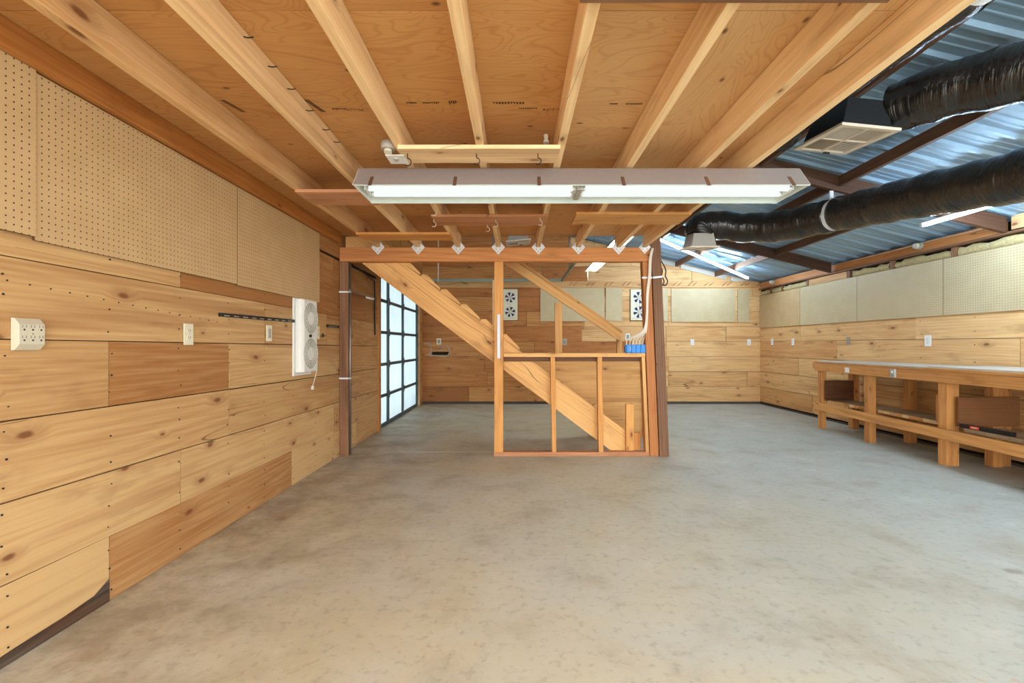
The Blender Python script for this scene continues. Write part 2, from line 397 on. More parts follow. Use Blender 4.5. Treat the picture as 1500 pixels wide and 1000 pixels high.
def nails(b, axis, face, nrm, pos, zs, r=.0034):
    for s in pos:
        for z in zs:
            if rnd.random() < .15: continue
            q = s+rnd.uniform(-.012, .012); w = z+rnd.uniform(-.015, .015); rr = r*rnd.uniform(.8, 1.3)
            p = (face, q, w) if axis == 'y' else (q, face, w)
            b.disc(p, nrm, rr, M['slot'], 7, .0028)

# left wall
b = MB(); W, A = M['wall'], M['wall_amber']
D0, D1, DZ = 5.97, 8.42, 2.17
rows = [(0, .284, [.75, 2.003, 3.63, 5.1], [T(.62), T(.98, .53), T(.30, .52), T(.9, .52), T(.5)]),
        (.284, .572, [.9, 2.43, 4.46], [T(.7), T(.88, .53), T(.82, .52), T(.6), T(.5)]),
        (.572, .858, [1.2, 2.84, 5.2], [T(.6), T(.66, .53), T(.62, .5), T(.5)]),
        (.858, 1.145, [.8, 2.003, 2.84, 4.8], [T(.6), T(.52, .51), T(.16, .48), T(.72, .51), T(.4)]),
        (1.145, 1.437, [1.0, 3.24, 4.3], [T(.6), T(.72, .52), T(.55, .5), T(.4)]),
        (1.437, 1.72, [.7, 2.43, 4.15], [T(.6), T(.66, .52), T(.02, .47), T(.1, .46)]),
        (1.72, 2.0, [1.0, 2.84, 4.46], [T(.5), T(.5), T(.2, .46), T(.1, .45)]),
        (2.0, 2.28, [.5, 3.0, 4.6], [T(.5), T(.3), T(.2, .46), T(.1, .45)])]
for z0, z1, js, ts in rows:
    plank_row(b, 'y', XL, XL-.022, YF, D0, js, z0, z1, W, ts, slope=-.008 if .1 < z0 < 1.9 else 0, gap=.0055)
b.box(XL-.16, XL-.024, YF, D0, 0, 2.30, M['dark'])
plank_row(b, 'y', XL, XL-.022, D1+.02, YB+.1, [], 0, 2.26, A); b.box(XL-.16, XL-.024, D1+.02, YB+.1, 0, 2.30, M['dark'])
plank_row(b, 'y', XL, XL-.022, D0, D1+.02, [7.1], DZ+.02, 2.28, A); b.box(XL-.16, XL-.024, D0, D1+.02, DZ+.02, 2.30, M['dark'])
st = [1.594+.4115*k for k in range(11)]
for k in range(6):
    z0 = rows[k][0]; nails(b, 'y', XL+.0005, (1, 0, 0), st, [z0+.05, z0+.145, z0+.235])
for k in range(16):   # a line of old screw holes
    b.disc((XL+.0005, 1.6+k*.075, 1.352-.006*k), (1, 0, 0), .003, M['slot'], 6, .0028)
for k in range(6): plank_row(b, 'y', XL, XL-.022, YF, YB+.1, [1.2+.5*k, 4.4-.2*k, 6.9+.2*k], 2.283+.275*k, 2.283+.275*(k+1), A)
b.box(XL-.16, XL-.024, YF, YB+.1, 2.30, 3.93, M['dark'])
# weathered lower edge of the nearest bottom plank
b.prism([(XL+.0015, 1.2, .001), (XL+.0015, 2.0, .001), (XL+.0015, 2.0, .098), (XL+.0015, 1.93, .062), (XL+.0015, 1.8, .05), (XL+.0015, 1.62, .045), (XL+.0015, 1.4, .03), (XL+.0015, 1.2, .02)], (.003, 0, 0), M['weathered'], (.3, .4, 0), (0, 1, 0))
struct(b.build('wall_left'))
# back wall with its gable
b = MB(); P_ = M['wall_pink']
z = .046; k = 0
jl = [[-.9, .75, 2.88], [-.55, 1.2, 2.9, 4.4], [-.6, 1.05, 2.9], [.35, 2.2, 2.86], [-.2, 1.25, 2.86, 4.0], [.2, 1.3, 2.9], [-.3, 1.0, 2.4, 3.9], [.6, 1.9, 3.6], [-.4, .5, 1.35], [.2, 1.1, 2.2], [.9, 1.9]]
def xroof(z): return EAVE_X-(z-2.29)/.248 if z > 2.29 else 9
while z < 3.9:
    z1 = z+.286; xs0, xs1 = XL-.1, XR+.02
    cut = xroof(z1) < xs1
    js = jl[k % len(jl)]
    if cut: xs1 = min(xs1, xroof(z1)-.02); js = [j for j in js if j < xs1-.3]
    if xs1 > xs0+.2:
        jj = [xs0]+[j for j in js if xs0+.05 < j < xs1-.05]
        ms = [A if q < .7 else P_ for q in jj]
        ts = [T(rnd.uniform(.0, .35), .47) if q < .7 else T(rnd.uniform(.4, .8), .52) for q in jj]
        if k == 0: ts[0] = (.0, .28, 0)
        plank_row(b, 'x', YB, YB+.022, xs0, xs1, js, z, z1, ms, ts, gap=.006)
        if cut:      # the last piece is sawn to the roof slope
            b.prism([(xs1+.003, YB, z+.002), (min(XR+.02, xroof(z)), YB, z+.002), (min(XR+.02, xroof(z)), YB, max(z+.003, min(z1, 2.29+.248*(EAVE_X-XR)) if z < 2.3 else z+.003)), (xs1+.003, YB, z1-.002)], (0, .022, 0), P_ if xs1 > .7 else A, T(.5, .5), (1, 0, 0))
    z = z1; k += 1
for kk in range(7): nails(b, 'x', YB-.0005, (0, -1, 0), [-1.5+.61*i for i in range(11)], [.046+.286*kk+.06, .046+.286*kk+.2], .005)
b.prism([(XL-.1, YB+.024, 0), (XR+.1, YB+.024, 0), (XR+.1, YB+.024, 2.28), (XL-.1, YB+.024, roof_z(XL-.1))], (0, .1, 0), M['dark'])
# rough cut-out left in the boards
b.box(-1.60, -1.28, YB-.0025, YB+.01, .935, .995, M['dark'])
struct(b.build('wall_back'))
# right wall
b = MB()
rz_ = [.0, .046, .332, .618, .904, 1.19, 1.476, 1.762, 2.06]
jr = [[], [7.15, 4.4], [5.9, 3.4], [7.5, 5.0], [6.6, 4.2], [7.45, 5.3, 3.6], [7.05, 4.95, 2.9], [6.3, 4.1]]
for k in range(1, 8):
    n = len(jr[k])+1
    plank_row(b, 'y', XR, XR+.022, YF, YB+.02, jr[k], rz_[k], rz_[k+1], P_, [T(rnd.uniform(.3, .75), .51) for _ in range(n)], gap=.006)
for y in (8.3, 7.95, 7.25, 6.35, 5.62, 4.82, 3.98, 3.2, 2.4): b.box(XR+.002, XR+.04, y, y+.05, 2.062, 2.17, M['post'], grain=2)
b.box(XR+.004, XR+.03, 6.41, 7.24, 2.062, 2.163, P_, T(.4, .5)); b.box(XR+.004, XR+.03, 2.46, 3.97, 2.062, 2.163, P_, T(.2, .48)); b.box(XR+.06, XR+.18, YF, YB+.02, 0, 2.3, M['dark'])
for kk in range(1, 7): nails(b, 'y', XR-.0005, (-1, 0, 0), [3.4+.61*i for i in range(9)], [rz_[kk]+.06, rz_[kk]+.21], .0045)
struct(b.build('wall_right'))
b = MB(); b.box(XL, XR, YB-.006, YB+.02, 0, .045, M['sill']); struct(b.build('baseboard_back'))
b = MB(); b.box(XR-.006, XR+.02, YF, YB-.01, 0, .022, M['sill']); struct(b.build('baseboard_right'))
# door frame
b = MB(); b.box(XL-.06, XL+.02, D0-.085, D0, 0, DZ+.1, M['wall_amber'], T(.2, .46)); struct(b.build('trim_1', bevel=.002))
b = MB(); b.box(XL-.06, XL+.006, D1-.01, D1+.05, 0, DZ+.1, M['board'], T(.5, .5)); struct(b.build('trim_2', bevel=.002))
# pale strips along the gable under the roof
b = MB()
for x0, x1 in ((2.60, 3.05), (3.13, 4.0), (4.08, 4.6)):
    b.bar((x0, YB-.014, roof_z(x0)-.075), (x1, YB-.014, roof_z(x1)-.075), .02, .07, M['palestrip'])
struct(b.build('trim_3'))

# sectional door on the left
dx = XL-.05
door = MB()
zs = [0, .43, .86, 1.30, 1.735, 2.165]
for i in range(5):
    for y0, y1 in ((D0-.05, 6.49), (6.49, 7.33), (7.33, D1)):
        door.box(dx-.004, dx, y0, y1, zs[i]+.004, zs[i+1]-.004, M['foam'], grain=2)
d = struct(door.build('door_1'))
for y in (6.49, 7.33, 8.365):
    for i in range(5):
        q = MB(); q.box(dx, dx+.028, y-.028, y+.028, zs[i]+.012, zs[i+1]-.012, M['stile'])
        q.build('stile', d, .002)
for i in range(1, 6):
    q = MB(); q.box(dx, dx+.02, D0-.05, D1-.02, zs[i]-.024, zs[i]+.018, M['stile'])
    for y in (6.49, 7.33, 8.365): q.box(dx+.02, dx+.036, y-.036, y+.036, zs[i]-.05, zs[i]+.05, M['stile'])
    q.build('hinge_rail', d, .002)
q = MB(); q.box(dx, dx+.02, D0-.05, D1-.02, 0.0, .05, M['stile']); q.build('bottom_rail', d, .002)
q = MB(); q.box(dx, dx+.035, 6.02, 6.07, 1.36, 1.40, M['black_metal']); q.bar((dx+.03, 6.045, 1.37), (dx+.03, 6.05, 1.47), .02, .02, M['black_metal'], (0, 1, 0)); q.build('latch', d, .002)

# loft floor seen from below: plywood sheets
b = MB(); seam = [-1.2, .31, 1.534, 2.753, 3.972, 4.70]
def sheet(x0, x1, y0, y1, m, t, g): b.box(x0+.001, x1-.001, y0+.0015, y1-.0015, 2.25+rnd.uniform(0, .0015), 2.268, m, t, g)
for i in range(5):
    y0, y1 = seam[i], seam[i+1]
    if i == 2:
        sheet(-1.80, -.99, y0, 2.27, M['ply'], T(.4, .47), 0); sheet(-1.80, -.99, 2.27, y1, M['ply'], T(.35, .46), 0)
        sheet(-.99, .245, y0, y1, M['ply'], T(.5, .5), 0)
        sheet(.245, .65, y0, 1.99, M['ply_pale'], T(.55, .5), 0); sheet(.245, .65, 1.99, 2.36, M['ply_pale'], T(.6, .5), 0); sheet(.245, .65, 2.36, y1, M['ply_pale'], T(.4, .48), 0)
        sheet(.65, 1.34, y0-.0, y1, M['ply_pale'], T(.6, .5), 1)
    else:
        sheet(-1.80, -.18, y0, y1, M['ply'], T(.35, .47), 0); sheet(-.18, .65, y0, y1, M['ply'], T(.5, .48), 0); sheet(.65, 1.34, y0, y1, M['ply_pale'], T(.6, .5), 1)
ceil = struct(b.build('ceiling'))
# mill stamps on the plywood (read upside down from here)
def stamp(txt, x, y, size, rot=math.pi):
    cu = bpy.data.curves.new('grade_stamp', 'FONT'); cu.body = txt; cu.size = size; cu.align_x = 'CENTER'
    o = bpy.data.objects.new('grade_stamp', cu); COL.objects.link(o); bpy.context.view_layer.update()
    me = bpy.data.meshes.new_from_object(o.evaluated_get(bpy.context.evaluated_depsgraph_get())); bpy.data.objects.remove(o)
    me.materials.clear(); me.materials.append(M['ink'])
    p = bpy.data.objects.new('grade_stamp', me); COL.objects.link(p); p.parent = ceil
    p.matrix_world = Matrix.Translation((x, y, 2.2492)) @ Matrix.Rotation(rot, 4, 'Z') @ Matrix.Rotation(math.pi, 4, 'X')
def smudge(x, y, w, h=.014, n=9):
    q = MB()
    for i in range(n):
        hh = h*rnd.uniform(.5, 1); q.box(x+w*i/n, x+w*(i+.55)/n, y, y+hh, 2.2488, 2.2496, M['ink'])
    q.build('ink_smudge', ceil)
stamp('PS-1-74', px(792, 2.18)+.06, 2.165, .032, math.pi); smudge(px(745, 2.2)+.05, 2.16, .09); smudge(px(722, 2.1), 2.11, .15, .018, 11)
smudge(px(594, 2.1), 2.11, .05); smudge(px(618, 2.1), 2.11, .08); smudge(px(657, 2.1), 2.10, .04, .03, 4)
stamp('PS-1-74', px(520, 2.18), 2.17, .026, math.pi); smudge(px(488, 2.18), 2.165, .07)
smudge(px(893, 2.12), 2.12, .04); smudge(px(917, 2.12), 2.12, .08)
for x0 in (px(345, 2.2), px(462, 2.2)):
    q = MB()
    for i in range(2): q.bar((x0+i*.012, 2.09, 2.2492), (x0+.035+i*.012, 2.2, 2.2492), .006, .0006, M['ink'])
    q.build('ink_mark', ceil)

# corrugated roof
def roof_side(name, sgn):
    b = MB(); ys = []; y = YF-.2
    prof = [(0, 0), (.02, .02), (.045, .02), (.065, 0), (.115, 0), (.122, .005), (.132, .005), (.139, 0), (.175, 0), (.182, .005), (.192, .005), (.199, 0)]
    while y < YB+.3:
        for a, h in prof: ys.append((y+a, h))
        y += .25
    xe = RIDGE_X+sgn*(EAVE_X-RIDGE_X+.12); ze = roof_z(xe); zr = roof_z(RIDGE_X); o = 0; mi = b.mat(M['roof'])
    for yy, h in ys: b.v += [(RIDGE_X, yy, zr-h+.02), (xe, yy, ze-h+.02)]
    for i in range(len(ys)-1):
        q = [2*i, 2*i+1, 2*i+3, 2*i+2]
        b.face(q if sgn < 0 else q[::-1], [(0, 0)]*4, (.5, .5, 0), mi)
    r = struct(b.build(name)); sm = r.modifiers.new('sheet', 'SOLIDIFY'); sm.thickness = .003; sm.offset = 1
    return r
roof_side('ceiling_roof', 1)
# ------------------------------------------------------------------ roof timbers
RY = [1.9, 4.27, 6.64]
rl = ['dark brown rafter meeting the right wall beyond the edge of the frame', 'gray brown rafter crossing behind the round clamp of the large black duct', 'dark brown sloping rafter ending on the right wall near the back corner']
for i, y in enumerate(RY):
    q = MB(); x0, x1 = XL+.01, 4.60
    q.prism([(x0, y, roof_z(x0)-.004), (x1, y, roof_z(x1)-.004), (x1, y, roof_z(x1)-.15), (x0, y, roof_z(x0)-.15)], (0, .042, 0), M['rafter'], T(.4+.3*(i == 1), .55 if i == 1 else .47), (1, 0, -.25))
    if i: tag(q.build('rafter', bevel=.002), rl[i], 'rafter', 'sloping roof rafters')
pn = {2.3: 'upper', 3.04: 'middle', 3.79: 'lower'}
bays = [(1.945, 4.266, 'beside the large ceiling register, between the two nearer rafters'), (4.315, 6.636, 'behind the large black duct'), (6.685, YB-.03, 'between the far rafter and the back wall')]
for x in (2.3, 3.04, 3.79):
    for y0, y1, w in bays:
        q = MB(); zt = roof_z(x)-.007
        q.box(x-.02, x+.02, y0, y1, zt-.10, zt-.004, M['purlin'], T(.75 if y0 > 6 else .4, .62 if (y0 > 6 and x > 3.5) else .48))
        tag(q.build('purlin', bevel=.002), f'{pn[x]} brown purlin under the metal roof, {w}'.replace('between the two nearer rafters', 'nearest bay'), 'purlin', 'roof purlins on the right slope')
# eave boards along the right wall
q = MB(); q.box(XR-.012, XR+.03, 4.33, YB-.02, 2.19, 2.30, M['header'], T(.45, .55)); e = tag(q.build('eave_board', bevel=.003), 'long orange timber along the top of the right wall', 'beam')
q = MB(); q.box(XR-.03, XR+.012, 1.2, 4.25, 2.20, 2.33, M['joist'], T(.3, .5)); tag(q.build('eave_board', bevel=.003), 'short pale timber at the top right wall nearest the camera', 'beam')
q = MB(); q.box(XR-.04, XR+.05, 1.2, YB-.02, 2.165, 2.188, M['post']); tag(q.build('wall_plate', bevel=.002), 'thin brown plate under the orange timber on top of the right wall', 'beam')
ins = [(8.36, 8.66), (8.02, 8.29), (7.32, 7.94), (5.69, 6.33), (4.89, 5.61), (4.05, 4.81)]
for i, (y0, y1) in enumerate(ins):
    q = MB(); n = max(3, int((y1-y0)/.07)); mi = q.mat(M['insul'])
    pts = []
    for k in range(n+1):
        y = y0+(y1-y0)*k/n; tpz = 2.15+rnd.uniform(-.02, .012)
        for x, z in ((XR+.05, 2.062), (XR+.03+rnd.uniform(-.012, .01), 2.063), (XR+.018+rnd.uniform(-.014, .01), 2.10), (XR+.025+rnd.uniform(-.01, .01), tpz), (XR+.05, tpz)): q.v.append((x, y, z))
    for k in range(n):
        for j in range(4): q.face([k*5+j, k*5+j+1, k*5+6+j, k*5+5+j][::-1], [(0, 0)]*4, (.5, .5, 0), mi, True)
    tag(q.build('insulation_batt'), f'yellow insulation showing above the right wall pegboard, {ORD[i]} piece from back corner', 'insulation', 'insulation above the right pegboards')

# ------------------------------------------------------------------ loft joists
jx = [-1.395, -.99, -.585, -.18, .225, .63, 1.035]
jn = ['pale ceiling joist nearest the left wall ledger', 'ceiling joist with bent nails along its side, second from left wall', 'ceiling joist touching the small round junction box', 'narrow looking ceiling joist above the middle of the hanging hook board', 'ceiling joist at the right end of the hanging hook board', 'wide pale ceiling joist with a big knot, third from loft edge', 'knotty pale ceiling joist next to the loft edge joist']
J = []
for i, x in enumerate(jx):
    q = MB(); q.box(x-.02, x+.02, .2, 4.699, 2.111, 2.2495, M['joist'], T([.3, .8, .75, .7, .75, .75, .7][i], [.48, .53, .53, .52, .53, .53, .53][i]), 1)
    j = tag(q.build('ceiling_joist', bevel=.003), jn[i], 'joist', 'joists under the loft floor')
    J.append(j)
    if i == 1:
        for y, z in ((1.62, 2.222), (1.78, 2.215), (1.93, 2.212), (2.10, 2.208), (2.28, 2.205), (2.42, 2.205)):
            nmb = MB(); nmb.tube([(x+.015, y, z), (x+.035, y+.002, z-.003), (x+.055, y+.002, z-.001)], .0022, M['black_metal'], 6); nmb.build('nail', j)
q = MB(); q.box(1.279, 1.319, .2, 4.58, 2.111, 2.2495, M['joist'], T(.8, .54), 1); tag(q.build('ceiling_joist', bevel=.003), 'outermost ceiling joist along the open edge of the loft', 'joist', 'joists under the loft floor')
q = MB(); q.box(1.3205, 1.338, .2, 4.5, 2.128, 2.27, M['joist'], T(.4, .5), 1); tag(q.build('fascia_board', bevel=.002), 'thin orange board covering the outside of the loft edge', 'board')
q = MB(); q.box(-1.787, -1.75, .2, 4.55, 2.138, 2.2495, M['stud'], T(.1, .36), 1); tag(q.build('ledger_board', bevel=.003), 'orange ledger along the left wall above the pegboards', 'board')
# boards nailed flat under the joists
def flat(name, x0, x1, y0, y1, m, t, label, tz=.02):
    q = MB(); q.box(x0, x1, y0, y1, 2.1105-tz, 2.1105, m, t, 0); return tag(q.build(name, bevel=.002), label, 'board', 'flat boards nailed under the joists')
hbA = flat('hanging_board', px(582, 2.24), px(821, 2.24), 2.24, 2.42, M['board'], T(.8, .55), 'pale board with hooks nailed under the joists in front of the long light')
flat('hanging_board', -1.40, -.95, 2.88, 3.15, M['redboard'], T(.6, .52), 'reddish board nailed under joists at the left end of the long light')
hbC = flat('hanging_board', px(632, 3.45), px(803, 3.45), 3.43, 3.69, M['redboard'], T(.35, .5), 'reddish board with small white hooks behind the long light, left of the pair')
flat('hanging_board', px(844, 3.38), px(1013, 3.38), 3.375, 3.66, M['stringer'], T(.4, .5), 'tan board behind the long light, right of the pair, reaching the loft edge')
flat('hanging_board', px(522, 4.0), px(659, 4.0), 3.98, 4.21, M['stud'], T(.5, .52), 'orange board under the joists just in front of the header, above the stair top')
flat('hanging_board', .18, 1.05, 1.02, 1.288, M['post'], T(.4, .5), 'dark brown board nailed across the joists at the top edge of view')

# header beam, its posts and joist hangers
HY = 4.60
q = MB(); q.box(-1.785, px(952, HY), HY, HY+.09, 1.968, 2.11, M['header'], T(.55, .52), 0); tag(q.build('header_beam', bevel=.004), 'orange header beam across the loft carrying white joist hangers', 'beam')
hx = jx+[1.299]
for i, x in enumerate(hx):
    q = MB(); y = HY-.0045; s_ = .068 if i < 7 else .06; n_ = .0225
    z0 = 2.11
    q.prism([(x-s_, y, z0), (x, y, z0-s_*1.08), (x+s_, y, z0)], (0, .004, 0), M['zinc'])
    for sg in (-1, 1):
        q.prism([(x+sg*n_, y, z0), (x+sg*s_, y, z0), (x+sg*n_, y, z0+s_-n_+.01)], (0, .004, 0), M['zinc'])
        q.box(x+sg*n_-.0015, x+sg*n_+.0015, y, y+.05, z0, z0+.045, M['zinc'])
    for a, c in ((-.02, -.02), (.02, -.02), (0, -.045)): q.disc((x+a, y, z0+c), (0, -1, 0), .005, M['steel'], 8, .003)
    tag(q.build('joist_hanger'), f'white metal joist hanger on the header beam, {ORD[i]} from the left wall', 'bracket', 'joist hangers on the header beam')
# left post with its straps and conduit
t = thing('support_post', 'brown post against the left wall carrying the header beam', 'post', (-1.74, HY+.05, 0))
q = MB(); q.box(-.045, .045, -.05, .04, 0, 1.966, M['post'], T(.55, .52), 2); q.build('post', t, .004)
for z in (.787, 1.66):
    q = MB(); q.box(-.049, .054, -.054, -.048, z-.008, z+.008, M['zinc']); q.box(.048, .066, -.054, -.02, z-.008, z+.008, M['zinc']); q.build('strap', t)
q = MB(); q.tube([(.058, -.036, .02), (.058, -.036, 1.96)], .009, M['steel'], 12); q.build('conduit', t)
q = MB(); q.tube(catmull([(.05, -.05, 1.69), (.09, .0, 1.66), (.16, .35, 1.645)], 8), .006, M['steel'], 8); q.cyl((.12, .30, 1.645), (.15, .42, 1.64), .017, M['white'], 12); q.build('hook_arm', t)

# leaning pair of posts on the right of the half wall
t = thing('support_post', 'orange brown leaning post beneath the right end of the header', 'post', (0, 0, 0))
zt = 1.966
def lean(x0b, x1b, x0t, x1t, y0, y1, zt, m, tint, par, name):
    c = [(((x0b, x1b), (x0t, x1t))[i >> 2 & 1][i & 1], (y0, y1)[i >> 1 & 1], (0, zt)[i >> 2 & 1]) for i in range(8)]
    q = MB(); q.hexa(c, m, tint, 2); return q.build(name, par, .004)
P0 = lambda x: px(x, HY)
lean(P0(952.5), P0(965.3), P0(941), P0(953.5), HY+.0, HY+.09, zt, M['header'], T(.2, .46), t, 'post')
q = MB(); q.box(P0(940.5), P0(956.5), HY-.004, HY, 1.795, 1.812, M['zinc']); q.build('strap', t)
zz = 3.02
k_ = (967-979.6)/(2.11)
t = thing('support_post', 'dark rough sawn post leaning to the loft at the right end of the half wall', 'post', (0, 0, 0))
lean(P0(965.6), P0(979.8), P0(965.6)-.0275*zz*1.42, P0(979.8)-.0285*zz*1.42, HY-.015, HY+.085, zz, M['post'], T(.35, .5), t, 'post')
q = MB(); q.bar((P0(956), HY-.019, 1.802), (P0(970), HY-.019, 1.812), .006, .018, M['zinc']); q.build('strap', t)

# ------------------------------------------------------------------ half wall and stairs
hw = thing('half_wall', 'open stud half wall in front of the stairs with flat top rail', 'railing', (0, HY, 0))
def part(name, x0, x1, y0, y1, z0, z1, m, t=None, g=None, par=hw, bev=.003):
    q = MB(); q.box(x0, x1, y0, y1, z0, z1, m, t, g); return q.build(name, par, bev)
HZ = 1.042
part('sill_plate', P0(723), P0(951.5), 0, .09, 0, .042, M['redboard'], T(.3, .5))
part('top_rail', P0(737.6), P0(945.5), -.0, .09, HZ-.04, HZ, M['stringer'], T(.6, .52))
part('backing_strip', P0(738), P0(943), .06, .088, HZ-.085, HZ-.042, M['darkboard'])
cn = part('corner_post', P0(724), P0(737), 0, .085, .042, 1.966, M['stud'], T(.55, .53), 2)
q = MB(); q.box(P0(728.2), P0(732.8), -.006, 0, pz(525, HY), pz(460, HY), M['steel']); o_ = q.build('metal_strap', cn, .001); o_['label'] = 'shiny metal strip'
for xa, xb, xt in ((808.5, 815, 806.5), (877, 884, 875)):
    c = []
    for i in range(8):
        zq = (.042, HZ-.041)[i >> 2 & 1]; dxq = 0 if (i >> 2 & 1) == 0 else (xt-xa)
        c.append((P0((xa, xb)[i & 1]+dxq), (0, .058)[i >> 1 & 1], zq))
    q = MB(); q.hexa(c, M['stud'], T(.45, .51), 2); q.build('stud', hw, .003)
c = []
for i in range(8):
    top = i >> 2 & 1; c.append((P0(((946, 951), (940, 945))[top][i & 1]), (0, .085)[i >> 1 & 1], (.042, HZ-.041)[top]))
q = MB(); q.hexa(c, M['stringer'], T(.6, .52), 2); q.build('stud', hw, .003)

st_ = thing('staircase', 'wooden stairs rising left from the half wall up to the loft', 'stairs', (0, 4.7, 0))
SY0, SY1 = .0, .82            # local depth of the two stringers
S = .00705                    # metres per pixel of the measured stringer
def sp_(x, y): return ((x-CX)*S, H+(CY-y)*S)
sl = -.752                    # rise per metre along +x
lx, lz = sp_(737, 541); ux, uz = sp_(737, 495.7)
low = lambda x: lz+sl*(x-lx)
upp = lambda x: uz+sl*(x-ux)
def stringer(y, t_, lab):
    zt = 2.24
    xa = lx+(zt-lz)/sl; xb = ux+(zt-uz)/sl
    xw = -1.76
    pts = [(xw, low(xw)), (lx+(.004-lz)/sl, .004), (ux+(.004-uz)/sl+.0, .004)]
    xe = 1.21
    pts = [(xw, low(xw)), (lx+(.004-lz)/sl, .004), (xe, .004), (xe, upp(xe)), (xb, zt), (xw, zt)]
    q = MB(); q.prism([(x, y, z) for x, z in pts], (0, .04, 0), M['stringer'], t_, (1, 0, sl)); return q.build('stringer', st_, .003)
stringer(SY0, T(.62, .53), None); stringer(SY1, T(.4, .48), None)
# treads lie on the slope of the stringers and stick out at the upper edge
xs = [sp_(640, 0)[0], sp_(667, 0)[0], sp_(696, 0)[0]]
stp = .205
xt0 = sp_(645, 0)[0]-stp*3
for k in range(12):
    xn = xt0+k*stp      # nose
    zn = upp(xn)-.012
    if xn > 1.15 or zn > 2.2: continue
    q = MB()
    q.prism([(xn-.20, SY0+.041, zn+.006), (xn-.05, SY0+.041, zn+.006), (xn, SY0+.041, zn-.014), (xn, SY0+.041, zn-.036), (xn-.20, SY0+.041, zn-.034)], (0, SY1-SY0-.042, 0), M['stringer'], T(.5, .5), (0, 1, 0))
    if xn < .09: q.prism([(xn-.205, SY0-.004, upp(xn-.205)-.004), (xn-.19, SY0-.004, upp(xn-.19)+.03), (xn-.14, SY0-.004, upp(xn-.19)+.032), (xn-.006, SY0-.004, upp(xn)+.04), (xn, SY0-.004, upp(xn)+.012), (xn-.13, SY0-.004, upp(xn-.13)+.004)], (0, .044, 0), M['stringer'], T(.6, .5), (1, 0, -.75))
    q.build('tread', st_)
for zz, xx in (): pass
# far side guard: boards, posts, sloping rail
FY = 5.62-4.7
gd = thing('stair_guard', 'plank guard with sloping handrail on the far side of the stairs', 'railing', (0, 5.62, 0))
G = 5.62
zt = .985; x1g = 1.62
zb = [.0, .2, .468, .813, zt]
offs = .03
for i in range(4):
    z0, z1 = zb[i]+.001, zb[i+1]-.001
    xl0 = max(.05, lx+(z0-lz)/sl-.02); xl1 = max(.05, lx+(z1-lz)/sl-.02)
    q = MB(); q.prism([(xl0, 0, z0), (x1g, 0, z0), (x1g, 0, z1), (xl1, 0, z1)], (0, .02, 0), M['stringer'], T(.55+.1*(i % 2), .53), (1, 0, 0)); q.build('guard_plank', gd)
gz = lambda y: pz(y, G)
gx = lambda x: px(x, G)
q = MB()
q.prism([(gx(735), -.03, gz(384)), (gx(757), -.03, gz(384)), (gx(910), -.03, gz(487)), (gx(908), -.03, gz(500))], (0, .03, 0), M['stringer'], T(.5, .5), (1, 0, -.68)); q.build('handrail', gd, .003)
q = MB(); q.prism([(gx(757), -.03, gz(383)), (gx(763), -.03, gz(383)), (gx(912), -.03, gz(485)), (gx(910), -.03, gz(488))], (0, .09, 0), M['stringer'], T(.35, .46), (1, 0, -.68)); q.build('rail_cap', gd, .002)
for xa, xb, yt in ((813, 823.5, 443), (904, 911.5, 496)):
    q = MB(); q.box(gx(xa), gx(xb), .0, .06, .99, gz(yt), M['stringer'], T(.5, .5), 2); q.build('baluster', gd, .003)
q = MB(); q.box(gx(721.5), gx(727), -.03, .06, 1.15, 1.92, M['board'], T(.5, .5), 2); q.build('upper_post', gd, .003)
q = MB(); q.box(1.56, 1.62, -.04, -.001, 0, .97, M['stud'], T(.5, .5), 2); q.build('end_post', gd, .003)
# short blocks at the foot of the stairs
q = MB(); q.box(1.125, 1.205, 4.655, 4.698, .0425, .52, M['stud'], T(.5, .53), 2); tag(q.build('newel_block', bevel=.003), 'short upright timber at the foot of the stairs inside the half wall', 'post')
q = MB(); q.box(1.212, 1.285, 4.70, 4.742, 0.0, .22, M['stud'], T(.3, .5), 2); tag(q.build('wood_block', bevel=.003), 'small wood block beside the short upright at the stair foot', 'block')

